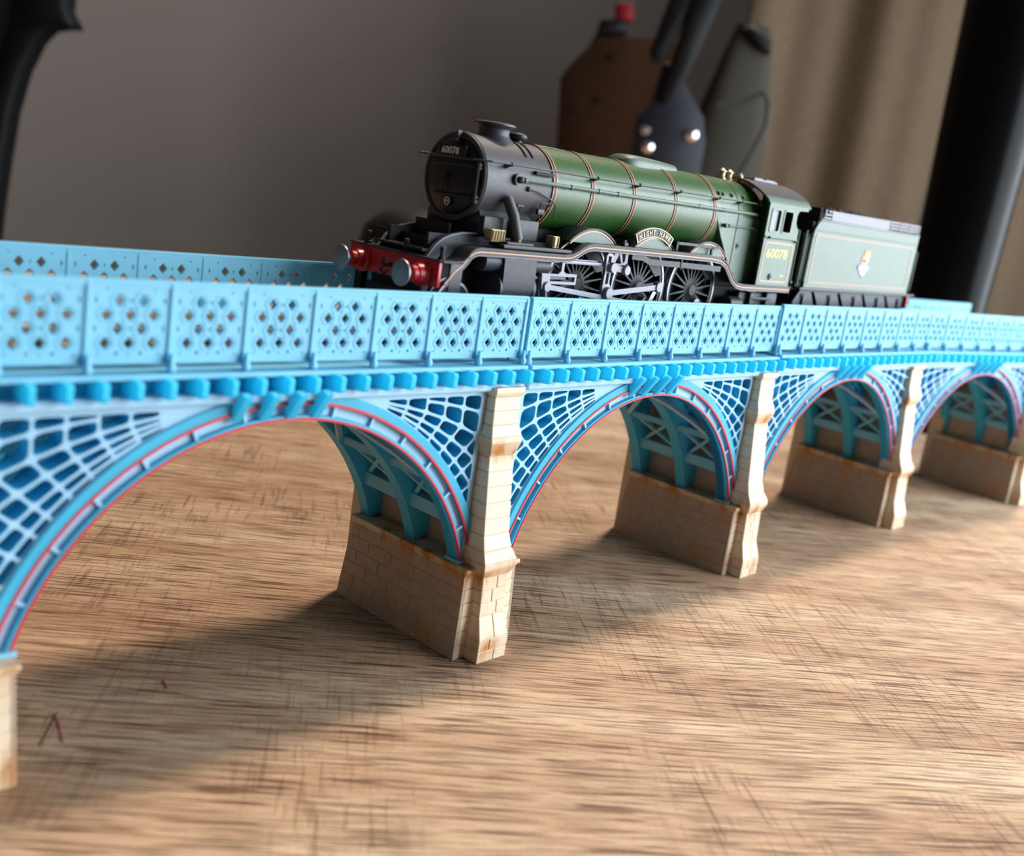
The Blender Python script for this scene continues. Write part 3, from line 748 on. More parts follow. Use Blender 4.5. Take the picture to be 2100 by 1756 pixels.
# chassis frames and under-boiler darkness
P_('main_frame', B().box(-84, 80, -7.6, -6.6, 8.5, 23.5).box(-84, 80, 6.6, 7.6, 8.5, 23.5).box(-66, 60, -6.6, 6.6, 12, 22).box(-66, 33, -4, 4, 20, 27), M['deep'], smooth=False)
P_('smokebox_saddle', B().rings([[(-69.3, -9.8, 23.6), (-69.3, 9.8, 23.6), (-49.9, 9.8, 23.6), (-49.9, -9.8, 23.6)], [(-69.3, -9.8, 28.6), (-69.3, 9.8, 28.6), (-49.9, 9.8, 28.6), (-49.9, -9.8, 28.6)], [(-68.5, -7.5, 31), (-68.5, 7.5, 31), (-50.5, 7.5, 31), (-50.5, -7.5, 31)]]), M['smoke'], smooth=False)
P_('saddle_cover', B().bbox(-69.2, -61.9, -11.0, -9.6, 23.8, 29.0, .2).bbox(-58.4, -49.8, -12.2, -9.6, 24.0, 29.1, .2), M['chassis'])
P_('steam_pipe', B().tube([(-62.2, -11.2, 34.2), (-60.9, -13.0, 30.0), (-59.6, -14.2, 24.2)], 1.35, 14, r2=1.55), M['smoke'])
for sg in (-1, 1):
    fr = shape2d([[(-86.0, 17.2), (-85.1, 18.2), (-83.4, 20.6), (-81.2, 22.2), (-78.5, 23.3), (-74.5, 24.1), (-68, 24.3), (-64, 24.4), (-64, 17.2)]], *(sorted((sg*8.7, sg*9.3))))
    P_('frame_plate', fr, M['chassis'])
    P_('frame_edge', B().strip([(-85.9, 17.5), (-85.0, 18.6), (-83.3, 20.9), (-81.1, 22.5), (-78.4, 23.6), (-74.4, 24.4), (-68, 24.6), (-64, 24.7)], *(sorted((sg*8.4, sg*9.6))), .3), M['handgrey'])
P_('front_deck', B().box(-86.6, -68, -8.7, 8.7, 19.0, 19.6).bbox(-69.8, -68.5, -9, 9, 19, 27, .2), M['deep'], smooth=False)
P_('guard_plate', B().bbox(-80.4, -79.8, -8.4, 16.6, 18.4, 22.2, .1).bbox(-74.4, -73.6, -4.2, 8.6, 19.4, 26.0, .2), M['deep'])
# running plate and valance
path = [(-87.4, 17.9), (-83.0, 17.9), (-80.9, 18.2), (-79.6, 19.2), (-78.7, 20.4), (-77.4, 21.3), (-75.5, 21.7), (-60, 21.7), (-44, 21.7), (-40.6, 22.0), (-38.4, 22.9), (-36.4, 24.0), (-34.2, 24.9), (-31.5, 25.3), (0, 25.3), (28, 25.2), (33.5, 24.8), (37.2, 23.4), (40.0, 21.0), (42.7, 18.7), (45.6, 17.3), (49.5, 16.9), (81.0, 16.9)]
for sg in (-1, 1):
    rp = P_('running_plate', B().strip(path, *(sorted((sg*17.6, sg*11.8))), .45), M['black'])
    vpath = [(-86.2, 12.8), (-84.8, 14.2), (-83.2, 16.0), (-81.2, 17.4), (-79.9, 18.7), (-78.9, 19.9), (-77.4, 20.8), (-75.5, 21.2)] + [(x, z-.45) for x, z in path[7:]]
    P_('valance', B().strip(vpath, *(sorted((sg*17.3, sg*16.7))), 1.6), M['black'], rp)
    P_('orange_line', B().strip([(x, z-.42) for x, z in vpath], *(sorted((sg*17.42, sg*17.2))), .30), M['orange'], rp)
    P_('grey_edge_line', B().strip([(x, z-1.35) for x, z in vpath], *(sorted((sg*17.38, sg*17.2))), .14), M['handgrey'], rp)
P_('wide_platform', B().bbox(-67.5, -41.0, -17.4, -12.0, 22.0, 22.9, .15).bbox(-66, -56, -17.0, -13.5, 22.9, 23.6, .15), M['chassis'])
P_('front_bracket', B().bbox(-84.8, -80.6, -17.4, -16.7, 9.0, 17.4, .15), M['chassis'])
# buffer beam
bb = P_('buffer_beam', B().bbox(-87.9, -86.9, -16.7, 16.7, 11.4, 17.5, .12), M['red'])
P_('beam_top_edge', B().bbox(-88.0, -86.4, -16.9, 16.9, 17.5, 17.95, .1), M['chassis'], bb)
for sg in (-1, 1):
    bu = P_('buffer', B().lathe([(3.15, -87.8), (3.15, -88.5), (2.5, -88.9), (2.3, -90.4), (1.95, -90.6), (1.9, -91.9), (1.5, -92.1)], (0, sg*11.4, 13.9), 'x', 28).bbox(-88.3, -87.8, sg*11.4-2.9, sg*11.4+2.9, 11.3, 16.6, .2), M['red'])
    P_('buffer_shank', B().lathe([(.95, -92.0), (.95, -94.2)], (0, sg*11.4, 13.9), 'x', 16), M['steel'], bu)
    P_('buffer_head', B().lathe([(1.0, -94.0), (3.0, -94.4), (3.25, -94.7), (3.2, -95.0), (2.2, -95.3), (.2, -95.4)], (0, sg*11.4, 13.9), 'x', 32), M['steel_dull'], bu)
P_('coupling_hook', B().tube([(-87.8, 0, 14.2), (-90.0, 0, 14.3), (-91.0, 0, 15.0), (-90.8, 0, 16.0)], .55, 8).tube([(-90.2, 0, 14.0), (-90.4, 1.4, 13.0), (-90.4, .0, 11.8), (-90.3, -1.4, 13.0)], .35, 8), M['chassis'])
P_('vacuum_pipe', B().tube([(-87, -4.2, 14.4), (-88.6, -4.6, 13.4), (-88.4, -5.6, 12.6)], .45, 8), M['deep'])
for y in (12.0, -2.5, -15.4):
    P_('lamp_bracket', B().lathe([(.95, 17.9), (.95, 18.5), (.6, 18.7), (.6, 20.0), (.75, 20.2), (.7, 21.0), (.3, 21.2)], (-86.2, y, 0), 'z', 12), M['deep'])
P_('front_step', B().bbox(-85.8, -83.6, 13.8, 16.5, 4.6, 11.4, .15), M['deep'])
P_('guard_iron', B().box(-86, -84, -9.5, 9.5, 9, 11.6).bbox(-88.5, -84.5, -8.6, 8.6, 6.6, 9.2, .3), M['deep'])
# lubricators on the running plate
def gear_box(x0, x1, z0, z1, y=-13.9):
    b = B().bbox(x0, x1, y-1.4, y+1.2, z0, z1, .12)
    n_ = max(2, int((x1-x0)/.95))
    for i in range(n_): b.cyl((x0+.5+i*(x1-x0-1)/(n_-1), y-1.5, z0+.2), (x0+.5+i*(x1-x0-1)/(n_-1), y-1.5, z1-.1), .28, 6)
    P_('brass_lubricator', b, M['brass'])
gear_box(-70.3, -65.4, 23.3, 26.2); gear_box(-59.9, -58.4, 23.4, 26.0, -13.2); gear_box(-46.8, -44.3, 23.0, 26.0)
# splashers
for i, x in enumerate((-29, 0, 29)):
    for sg in (-1, 1):
        R_ = 15.5; zc = 13.4; a = math.acos((25.0-zc)/R_) if i != 2 else math.acos((24.8-zc)/R_)
        poly = [(x+R_*math.sin(t_), zc+R_*math.cos(t_)) for t_ in [-a+2*a*k/24 for k in range(25)]]
        y0, y1 = sorted((sg*14.6, sg*8.0))
        sp = P_('splasher', shape2d([poly], y0, y1), M['green_sheen'])
        P_('splasher_rim', B().arc(R_-.1, R_+.35, -a, a, *(sorted((sg*14.9, sg*8.0))), (x, zc), 24), M['black'], sp)
        P_('orange_line', B().arc(R_-.75, R_-.35, -a, a, *(sorted((sg*14.72, sg*14.5))), (x, zc), 24), M['orange'], sp)
npl = P_('nameplate', B().arc(16.0, 18.5, -.52, .52, -15.2, -14.5, (-1.6, 12.8), 24), M['black'])
P_('brass_edge', B().arc(18.45, 18.62, -.53, .53, -15.3, -14.5, (-1.6, 12.8), 24).arc(15.88, 16.05, -.53, .53, -15.3, -14.5, (-1.6, 12.8), 24).arc(15.9, 18.6, -.535, -.515, -15.35, -14.5, (-1.6, 12.8), 1).arc(15.9, 18.6, .515, .535, -15.35, -14.5, (-1.6, 12.8), 1), M['brass'], npl)
for i, ch_ in enumerate('NIGHT HAWK'):
    if ch_ == ' ': continue
    a = -.43+.86*i/9.0
    me = text_mesh(ch_, .34 if ch_ == 'I' else (1.4 if ch_ == 'W' else 1.1), 1.5, .2, M['cream'], 'letter')
    put('letter', me, npl, (-1.6+17.22*math.sin(a), -15.19, 12.8+17.22*math.cos(a)), (PI/2, a, 0))
# wheels
def wheel(x, r, y, spokes, name, cw=None, crank=0.):
    wl = B()
    def W(sg):
        b = B()
        yo, yi = (y, y+2.4)
        b.lathe([(r-1.9, yo+.25), (r-1.9, yi-.3)], (0, 0, 0), 'y', 48, False)
        b.rings([[(rr*math.cos(2*PI*k/48), yy, rr*math.sin(2*PI*k/48)) for k in range(48)] for rr, yy in ((r-1.9, yo+.25), (r-.75, yo+.2), (r-.7, yi-.2), (r-1.9, yi-.2), (r-1.9, yo+.25))], False)
        b.lathe([(.3, yo-.5), (r*.13, yo-.5), (r*.16, yo-.1), (r*.27, yo+.3), (r*.27, yi-.3), (.3, yi-.2)], (0, 0, 0), 'y', 24)
        for k in range(spokes):
            a = 2*PI*(k+.5)/spokes; ca, sa = math.cos(a), math.sin(a)
            r0, r1 = r*.24, r-1.6; w0, w1 = .38, .19
            b.hexa([(r0*ca-w0*sa, yo+.35, r0*sa+w0*ca), (r0*ca+w0*sa, yo+.35, r0*sa-w0*ca), (r0*ca+w0*sa, yi-.5, r0*sa-w0*ca), (r0*ca-w0*sa, yi-.5, r0*sa+w0*ca),
                    (r1*ca-w1*sa, yo+.35, r1*sa+w1*ca), (r1*ca+w1*sa, yo+.35, r1*sa-w1*ca), (r1*ca+w1*sa, yi-.5, r1*sa-w1*ca), (r1*ca-w1*sa, yi-.5, r1*sa+w1*ca)])
        return b
    o = P_(name, W(-1), M['wheel'], loc=(x, 0, r))
    ty = B().rings([[(rr*math.cos(2*PI*k/56), yy, rr*math.sin(2*PI*k/56)) for k in range(56)] for rr, yy in ((r-.8, y), (r-.15, y), (r-.05, y+1.9), (r+.45, y+2.2), (r+.4, y+2.7), (r-.8, y+2.7), (r-.8, y))], False)
    P_('steel_tyre', ty, M['steel_dull'], o)
    if cw is not None:
        a = cw; pts = [((r-1.5)*math.cos(a+t_), (r-1.5)*math.sin(a+t_)) for t_ in [-.55+1.1*k/12 for k in range(13)]]
        c2 = [(r*.48*math.cos(a+t_), r*.48*math.sin(a+t_)) for t_ in (.45, .15, -.15, -.45)]
        pts += [((r-4.5)*math.cos(a+.5), (r-4.5)*math.sin(a+.5)), ((r-4.5)*math.cos(a-.5), (r-4.5)*math.sin(a-.5))] 
        P_('balance_weight', shape2d([pts], y+.1, y+1.9), M['chassis'], o)
    return o
cwd = math.radians(52)
for x in (-29, 0, 29):
    wheel(x, 13.3, -11.0, 20, 'driving_wheel', cwd)
    o = wheel(x, 13.3, -11.0, 20, 'driving_wheel', cwd); o.rotation_euler = (0, 0, PI)
    P_('axle', B().cyl((x, -9, 13.3), (x, 9, 13.3), 1.4, 12), M['deep'])
for x, r_ in ((-76, 6.3), (-51, 6.3), (67.5, 7.3)):
    wheel(x, r_, -10.6, 10, 'carrying_wheel'); o = wheel(x, r_, -10.6, 10, 'carrying_wheel'); o.rotation_euler = (0, 0, PI)
    P_('axle', B().cyl((x, -9, r_), (x, 9, r_), 1.2, 12), M['deep'])
P_('bogie_frame', B().bbox(-82, -46, -7.6, 7.6, 4.4, 8.6, .4).bbox(-66, -60, -8.6, 8.6, 6, 11, .4), M['deep'])
P_('trailing_frame', B().bbox(56, 82, -12.6, -11.6, 4.6, 13.8, .3).bbox(63.6, 71.4, -14.0, -12.4, 6.2, 9.6, .3).bbox(61, 63.5, -14.2, -12, 4.8, 14, .2).bbox(72, 74, -14.2, -12, 4.8, 14, .2).bbox(62, 74, -14.4, -13.4, 11.4, 12.4, .2).bbox(76, 83, -15.5, -13, 3.6, 4.6, .2), M['chassis'])
P_('trailing_frame', B().bbox(56, 82, 11.6, 12.6, 4.6, 13.8, .3), M['chassis'])
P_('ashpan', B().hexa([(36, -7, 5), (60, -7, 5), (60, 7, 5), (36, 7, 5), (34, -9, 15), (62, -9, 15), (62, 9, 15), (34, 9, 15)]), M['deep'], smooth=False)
P_('injector_tank', B().cyl((50, -11.5, 9.5), (57, -11.5, 9.5), 2.6, 16), M['chassis'])
for x in (-14.6, 14.6): P_('brake_hanger', B().bbox(x-.5, x+.5, -10.2, -9.2, 3.5, 15, .15).bbox(x-1.4, x+.8, -10.6, -8.8, 6.5, 10, .4), M['deep'])
# cylinders and motion (near side, mirrored on the far side)
for sg in (-1, 1):
    def Y(a, b_): return sorted((sg*a, sg*b_))
    cy = B().rings([[(x, sg*y, z) for y, z in ((10.5, 20.9), (16.4, 20.9), (17.2, 20.2), (17.5, 15.6), (17.5, 12.0), (17.0, 9.6), (15.4, 7.8), (13.2, 7.2), (10.5, 8.2))] for x in (-66.2, -54.2)])
    cylr = P_('cylinder', cy, M['chassis'], ang=40)
    P_('cylinder_cover', B().lathe([(4.6, -66.1), (4.6, -66.9), (3.8, -67.2), (.3, -67.3)], (0, sg*13.2, 11.6), 'x', 24).lathe([(2.7, -66.1), (2.7, -72.0), (2.2, -72.3), (.3, -72.3)], (0, sg*14.0, 18.4), 'x', 12).lathe([(4.4, -54.3), (4.4, -53.2), (3.4, -52.8), (.3, -52.8)], (0, sg*13.2, 11.6), 'x', 24).lathe([(2.3, -54.3), (2.3, -47.0), (.3, -47)], (0, sg*14.0, 18.0), 'x', 14), M['chassis'], cylr)
    P_('slide_bar', B().bbox(-54, -24.2, *Y(15.9, 14.6), 19.2, 20.1, .12).bbox(-54, -24.2, *Y(14.9, 14.2), 20.1, 20.5, .1), M['steel'])
    xh = shape2d([[(-50.8, 16.4), (-44.2, 16.4), (-43.2, 17.2), (-43.2, 19.6), (-42.0, 19.6), (-42.0, 17.2), (-41.0, 16.6), (-36.3, 16.6), (-36.3, 13.6), (-47.6, 13.6), (-47.6, 12.2), (-50.2, 12.2)],
                  [(-47.2, 15.6), (-37.2, 15.7), (-37.2, 14.5), (-47.2, 14.4)]], *Y(16.6, 15.6), .1)
    P_('crosshead', xh, M['steel'])
    P_('piston_rod', B().cyl((-54, sg*15.0, 14.9), (-39.5, sg*15.0, 15.2), .5, 10), M['steel'])
    cr = shape2d([circ(-48.3, 12.9, 1.35, 16)+[]], *Y(17.2, 16.4), .1)
    P_('crosshead_pin', cr, M['steel'])
    P_('connecting_rod', B().bar((-48.3, 12.9), (-2, 8.6), 1.35, *Y(16.9, 16.2)), M['steel'], smooth=False)
    P_('coupling_rod', B().bar((-31, 9.2), (31, 9.2), 1.5, *Y(14.9, 14.1)).lathe([(1.9, -15.3), (1.9, -13.9)], (-31, 0, 9.2), 'y', 14).lathe([(2.1, -16.2), (2.1, -13.9)], (-2, 0, 9.2), 'y', 14).lathe([(1.7, -15.8), (1.7, -13.9)], (26, 0, 9.6), 'y', 14) if sg < 0 else B().bar((-31, 9.2), (31, 9.2), 1.5, 14.1, 14.9), M['steel_dull'])
    # expansion link, bracket
    el = shape2d([[(-25.0, 22.4), (-24.2, 23.2), (-22.2, 23.0), (-21.6, 22.0), (-21.9, 18.0), (-21.9, 14.8), (-20.4, 13.0), (-20.6, 10.6), (-22.6, 10.0), (-24.6, 11.2), (-24.9, 13.8), (-24.7, 18.0)],
                  [(-24.0, 22.2), (-22.7, 22.1), (-22.8, 20.6), (-23.9, 20.4)], [(-23.9, 17.4), (-22.7, 17.6), (-22.7, 14.6), (-23.9, 14.4)]], *Y(16.9, 15.9), .1)
    P_('expansion_link', el, M['steel'])
    mb = shape2d([[(-20.6, 24.6), (-14.8, 24.6), (-14.6, 20.8), (-16.6, 19.2), (-21.4, 18.6), (-22.6, 19.6)], [(-19.0, 23.0), (-20.4, 20.4), (-17.6, 20.4)], [(-17.8, 23.4), (-16.2, 23.4), (-16.0, 21.2), (-16.8, 20.6)]], *Y(16.6, 15.0), .1)
    P_('motion_bracket', mb, M['handgrey'])
    P_('radius_rod', B().bar((-22.4, 19.2), (-16.0, 18.6), 1.6, *Y(17.3, 16.7)), M['steel'])
    for x, z, r_ in ((-22.4, 19.2, 1.5), (-16.0, 18.7, 1.45), (-22.6, 12.0, 1.7), (1.1, 14.5, 1.6)):
        P_('motion_pin', B().lathe([(r_*.9, sg*18.2), (r_, sg*18.0), (r_, sg*16.6)], (x, 0, z), 'y', 18), M['steel'])
    P_('eccentric_rod', B().bar((-22.6, 12.0), (1.1, 14.5), 1.5, *Y(17.8, 17.2)), M['steel'], smooth=False)
    P_('return_crank', B().bar((1.1, 14.5), (-2, 9.0), 1.6, *Y(17.2, 16.4)), M['steel_dull'], smooth=False)
    P_('reach_rod', B().strip([(-13.2, 23.6), (-7.5, 23.4), (-4.2, 22.4), (12, 22.3), (34.6, 22.0)], *Y(16.9, 16.2), 1.7).bbox(11.6, 12.2, *Y(17.1, 16.1), 20.0, 23.6, .1), M['chassis'])
    P_('step_rail', B().strip([(9.8, 28.2), (20, 28.2), (34.2, 27.9)], *Y(15.9, 15.2), .8).bbox(9.4, 10.3, *Y(15.9, 15.2), 25.2, 28.3, .1).bbox(29.0, 29.9, *Y(15.9, 15.2), 25.2, 27.8, .1), M['chassis'])
    P_('oil_box', B().bbox(-17.8, -15.8, *Y(16.8, 15.2), 25.2, 26.4, .2).bbox(-17.3, -16.3, *Y(16.4, 15.6), 26.4, 27.0, .1), M['chassis'])
# cab
cab = P_('cab', B().box(58.2, 80, -16.4, 16.4, 16.4, 17.0).box(65.6, 66.0, -11, 11, 17, 40), M['deep'], smooth=False)
for sg in (-1, 1):
    outer = [(58.0, 16.9), (80.2, 16.9), (79.9, 36.6), (78.6, 37.4), (77.4, 38.8), (77.2, 41.2), (77.8, 42.6), (79.0, 43.1), (84.4, 43.3), (84.6, 44.5), (57.6, 44.4)]
    y0, y1 = sorted((sg*16.9, sg*16.3))
    cs = P_('cab_side', shape2d([outer, rrect(59.9, 65.9, 35.0, 42.4, .9), rrect(68.2, 74.2, 35.0, 42.6, .9)], y0, y1, .06), M['green_sheen'], cab)
    for a, b_ in ((59.9, 65.9), (68.2, 74.2)):
        P_('window_frame', shape2d([rrect(a-.35, b_+.35, 34.7, 42.8, 1.1), rrect(a+.25, b_-.25, 35.3, 42.2, .8)], *(sorted((sg*17.1, sg*16.8)))), M['green'], cs)
    P_('sliding_glass', B().box(60.2, 65.0, *(sorted((sg*16.4, sg*16.2))), 35.2, 42.3), M['glass'], cs, smooth=False)
    P_('beading', B().bbox(58, 80, *(sorted((sg*17.15, sg*16.9))), 32.9, 33.5, .08).tube([(60.4, sg*17.5, 33.0), (78.6, sg*17.5, 33.0)], .2, 6).sphere((60.4, sg*17.4, 33.0), .5, 6).sphere((78.8, sg*17.4, 32.6), .5, 6), M['green'], cs)
    P_('orange_line', shape2d([rrect(59.2, 78.2, 18.2, 31.6, 1.5), rrect(59.6, 77.8, 18.6, 31.2, 1.2)], *(sorted((sg*17.0, sg*16.85)))), M['orange'], cs)
    P_('cab_cove', B().rings([[(57.2, sg*16.9, 44.3), (57.2, sg*16.2, 45.4), (57.2, sg*14.9, 46.4), (57.2, sg*14.5, 46.0), (57.2, sg*16.2, 44.3)], [(86.2, sg*16.9, 44.3), (86.2, sg*16.2, 45.4), (86.2, sg*14.9, 46.4), (86.2, sg*14.5, 46.0), (86.2, sg*16.2, 44.3)]]), M['green_sheen'], cs)
    P_('spectacle_plate', B().hexa([(58.0, sg*16.7, 17), (64.5, sg*11.6, 17), (65.1, sg*11.6, 17), (58.6, sg*16.7, 17), (57.8, sg*16.7, 44.4), (62.6, sg*10.4, 47.6), (63.2, sg*10.4, 47.6), (58.4, sg*16.7, 44.4)]), M['green'], cab, smooth=False)
    P_('front_window', B().hexa([(59.3, sg*15.3, 38.5), (61.9, sg*12.3, 38.5), (62.0, sg*12.4, 38.6), (59.4, sg*15.4, 38.6), (59.0, sg*15.2, 43.4), (61.0, sg*12.7, 44.4), (61.1, sg*12.8, 44.5), (59.1, sg*15.3, 43.5)]), M['deep'], cab, smooth=False)
    P_('cab_handrail', B().tube([(81.6, sg*16.6, 18.4), (81.4, sg*16.6, 36.4), (80.4, sg*16.6, 37.0)], .35, 8).sphere((81.7, sg*16.6, 18.6), .8, 8), M['green'], cab)
num = text_mesh('60078', 14.2, 3.1, .08, M['yellow'], 'cab_number')
put('cab_number', num, cab, (68.0, -16.93, 27.9), FACE_L)
P_('small_print', B().box(73.0, 73.5, -17.0, -16.88, 20.3, 20.9).box(73.8, 74.2, -17.0, -16.88, 20.3, 20.9).box(74.5, 75.0, -17.0, -16.88, 20.3, 20.9), M['yellow'], cab, smooth=False)
P_('mudhole_door', B().lathe([(1.1, -17.4), (1.1, -16.8)], (66.4, 0, 20.0), 'y', 14).lathe([(.4, -17.7), (.4, -17.2)], (66.4, 0, 20.0), 'y', 8), M['green'], cab)
roof = []
for x in (57.2, 59, 84, 88.2):
    roof.append([(x, 15.2*math.sin(a), 46.0+5.2*(math.cos(a*1.0)-math.cos(1.25*1.0))/(1-math.cos(1.25)) if True else 0) for a in [0]] )
rr = []
for x in (57.3, 87.8):
    up = []; dn = []
    for k in range(17):
        t_ = -1+2*k/16; y = 14.9*t_; z = 46.3+4.9*(1-abs(t_)**2.1)
        up.append((x, y, z)); dn.append((x, y*.985, z-.6))
    rr.append(up+dn[::-1])
rf = P_('cab_roof', B().rings(rr), M['smoke'], cab)
P_('roof_vent', B().bbox(66, 82, -4.2, 4.2, 50.9, 51.7, .3).bbox(67, 72.5, -3.6, -2.6, 51.7, 52.0, .1).bbox(75, 81, -3.6, -2.6, 51.7, 52.0, .1), M['handgrey'], rf)

# ---------------------------------------------------------------- tender
te = root('locomotive_tender', (138, 0, TZ)); tag(te, 'green locomotive tender with lion and wheel crest, coupled behind the cab', 'tender')
def T_(name, b, m, parent=te, **k):
    b.v = [(p[0]-138, p[1], p[2]) for p in b.v] if parent is te or parent is not None else b.v
    return ob(name, b, m, parent, **k)
def sidepoly(): return [(92.6, 17.0), (184.0, 17.0), (184.0, 41.6), (97.0, 41.2), (95.0, 40.4), (92.8, 37.6)]
for sg in (-1, 1):
    y0, y1 = sorted((sg*16.4, sg*15.6))
    sd_ = T_('tank_side', shape2d([sidepoly()], y0, y1, .08), M['green_sheen'])
    T_('tank_beading', B().bbox(92.6, 184, *(sorted((sg*16.65, sg*16.4))), 37.6, 38.1, .08).bbox(95.5, 184.2, *(sorted((sg*16.7, sg*16.3))), 41.2, 41.7, .08), M['green_sheen'], sd_)
    T_('orange_line', shape2d([rrect(94.6, 181.4, 18.6, 36.6, .8), rrect(95.8, 180.2, 19.6, 35.6, .5)], *(sorted((sg*16.5, sg*16.35)))), M['orange_faint'], sd_)
    T_('running_board', B().bbox(88.5, 190.5, *(sorted((sg*17.4, sg*14))), 16.2, 17.0, .1), M['black'])
    # outside frame
    slots = [[(x, 15.5), (x+2.4, 15.5), (x+8.2, 9.4), (x+4.6, 9.4)] for x in (102.5, 123.8, 145.1, 166.4)]
    fo = [(94.5, 16.2), (187.5, 16.2), (187.5, 11.0), (184, 8.6), (92.5, 8.6), (89.8, 11.4)]
    T_('frame', shape2d([fo]+slots, *(sorted((sg*14.8, sg*14.0)))), M['chassis'])
    T_('frame_backing', B().box(91, 187, *(sorted((sg*11.8, sg*11.2))), 8.8, 16.0), M['deep'], smooth=False)
    for x in (96.5, 117.8, 139.1, 160.4, 181.0):
        T_('spring_hanger', B().bbox(x-.5, x+.5, *(sorted((sg*15.6, sg*14.7))), 9.0, 14.6, .1).bbox(x-1.6, x+1.6, *(sorted((sg*15.3, sg*14.7))), 13.4, 14.4, .1), M['chassis'])
    for x in (100.5, 121.8, 143.1, 164.4):
        T_('axle_guard', shape2d([[(x-6.8, 8.8), (x-3.2, 4.8), (x+3.2, 4.8), (x+6.8, 8.8)]], *(sorted((sg*14.8, sg*14.0)))), M['chassis'])
        T_('axle_box', B().bbox(x-1.9, x+1.9, *(sorted((sg*16.0, sg*13.2))), 6.0, 9.8, .3), M['chassis'])
        T_('wheel', B().rings([[(x+r_*math.cos(2*PI*k/32), sg*yy, 8.2+r_*math.sin(2*PI*k/32)) for k in range(32)] for r_, yy in ((.5, 10.6), (7.2, 10.6), (8.0, 10.4), (8.1, 8.9), (8.6, 8.4), (.5, 8.4))]), M['chassis'])
    T_('vertical_handrail', B().tube([(87.6, sg*16.2, 18), (87.6, sg*16.2, 37.2)], .42, 8).tube([(91.0, sg*16.8, 19), (91.0, sg*16.8, 36.4)], .38, 8).sphere((91.2, sg*16.6, 19.2), .85, 8).sphere((91.2, sg*16.6, 35.6), .85, 8), M['green'])
    T_('rear_handrail', B().tube([(187.0, sg*16.0, 18.6), (187.2, sg*16.0, 34.4), (186, sg*15.4, 35.4)], .38, 8), M['green'])
    # coal rails
    cr = T_('coal_rail', B().strip([(97.5, 42.6), (183.5, 43.1)], *(sorted((sg*16.3, sg*15.9))), .55), M['handgrey'])
    for z in (43.8, 45.0): T_('coal_rail', B().strip([(99.5+(z-43.8)*1.2, z+.1), (183.5, z+.5)], *(sorted((sg*16.3, sg*15.9))), .6), M['handgrey'])
    T_('rail_backing', B().box(104, 155, *(sorted((sg*15.9, sg*15.7))), 41.3, 44.9), M['handgrey'])
    for x in (98.6, 104, 155.5, 164.5, 174, 183.2): T_('rail_post', B().bbox(x-.4, x+.4, *(sorted((sg*16.45, sg*15.8))), 41.4, 45.4, .1), M['handgrey'])
for z in (43.0, 44.2, 45.4): T_('coal_rail', B().box(183, 183.5, -16, 16, z-.4, z+.1), M['handgrey'])
T_('tank_top', B().box(95, 184, -15.8, 15.8, 40.2, 41.0), M['black'])
T_('tank_rear', B().bbox(184, 185.2, -16.2, 16.2, 17, 41.4, .2), M['green'])
T_('tender_front', B().bbox(88, 92.8, -15.4, 15.4, 17, 36, .3).bbox(84.5, 92, -14.5, 14.5, 16, 17, .1), M['deep'])
T_('bulkhead', B().bbox(96.4, 97.6, -15.4, 15.4, 36, 45.6, .3).bbox(93.0, 97, -15.2, 15.2, 30, 40.5, .3), M['deep'])
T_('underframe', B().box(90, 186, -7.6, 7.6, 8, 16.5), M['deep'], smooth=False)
T_('tender_buffer_beam', B().bbox(187.0, 188.2, -16.2, 16.2, 10.8, 16.4, .15), M['red'])
for sg in (-1, 1): T_('buffer', B().lathe([(2.2, 188), (1.9, 191), (1.0, 191.2), (1.0, 193), (3.1, 193.3), (3.0, 194)], (0, sg*11.4, 13.8), 'x', 20), M['black'])
# coal heap
g = B(); nx, ny = 46, 22; vs_ = []
random.seed(3)
for i in range(nx+1):
    for j in range(ny+1):
        u, v = i/nx, j/ny; x = 116+66*u; y = -15+30*v
        h = 39.5+7.4*math.sin(PI*min(1, u*1.15))**.7*math.sin(PI*v)**.6 if 0 < u*1.15 < 1 else 39
        vs_.append((x+random.uniform(-.5, .5), y+random.uniform(-.4, .4), h+random.uniform(-.7, .7)))
g.add(vs_, [(i*(ny+1)+j, (i+1)*(ny+1)+j, (i+1)*(ny+1)+j+1, i*(ny+1)+j+1) for i in range(nx) for j in range(ny)])
co = T_('coal_load', g, M['coal'], smooth=False); co['kind'] = 'stuff'
# crest: lion standing on a wheel with a bar across it
M['crest_o'] = mat('crest_orange', (226, 150, 84), .5); M['crest_y'] = mat('crest_yellow', (214, 204, 110), .5)
M['crest_w'] = mat('crest_white', (168, 168, 198), .5); M['crest_b'] = mat('crest_blue', (120, 132, 200), .5); M['crest_r'] = mat('crest_pink', (220, 150, 160), .5)
ce = T_('crest', shape2d([circ(137.4, 26.0, 3.2, 24), circ(137.4, 26.0, 2.1, 24)], -16.62, -16.42), M['crest_w'])
T_('crest_lion', shape2d([[(135.2, 28.6), (139.6, 28.2), (140.6, 29.4), (140.9, 31.6), (140.2, 33.2), (139.4, 32.8), (139.0, 31.4), (138.0, 33.4), (136.6, 33.0), (136.4, 31.0), (135.2, 30.2)]], -16.62, -16.42), M['crest_o'], ce)
T_('crest_mane', shape2d([[(138.2, 28.4), (140.4, 28.6), (140.8, 31.2), (139.8, 33.0), (138.4, 32.0)]], -16.7, -16.6), M['crest_y'], ce)
T_('crest_bar', B().box(132.9, 142.0, -16.75, -16.45, 25.3, 26.9), M['crest_w'], ce, smooth=False)
T_('crest_bar_line', B().box(134.2, 141.0, -16.82, -16.7, 25.9, 26.2), M['crest_b'], ce, smooth=False)
T_('crest_hub', shape2d([[(135.6, 25.2), (139.2, 25.2), (137.6, 22.2)]], -16.72, -16.5).add(*(lambda b: (b.v, b.f))(shape2d([[(136.0, 27.0), (138.8, 27.0), (137.4, 28.6)]], -16.72, -16.5))), M['crest_r'], ce)
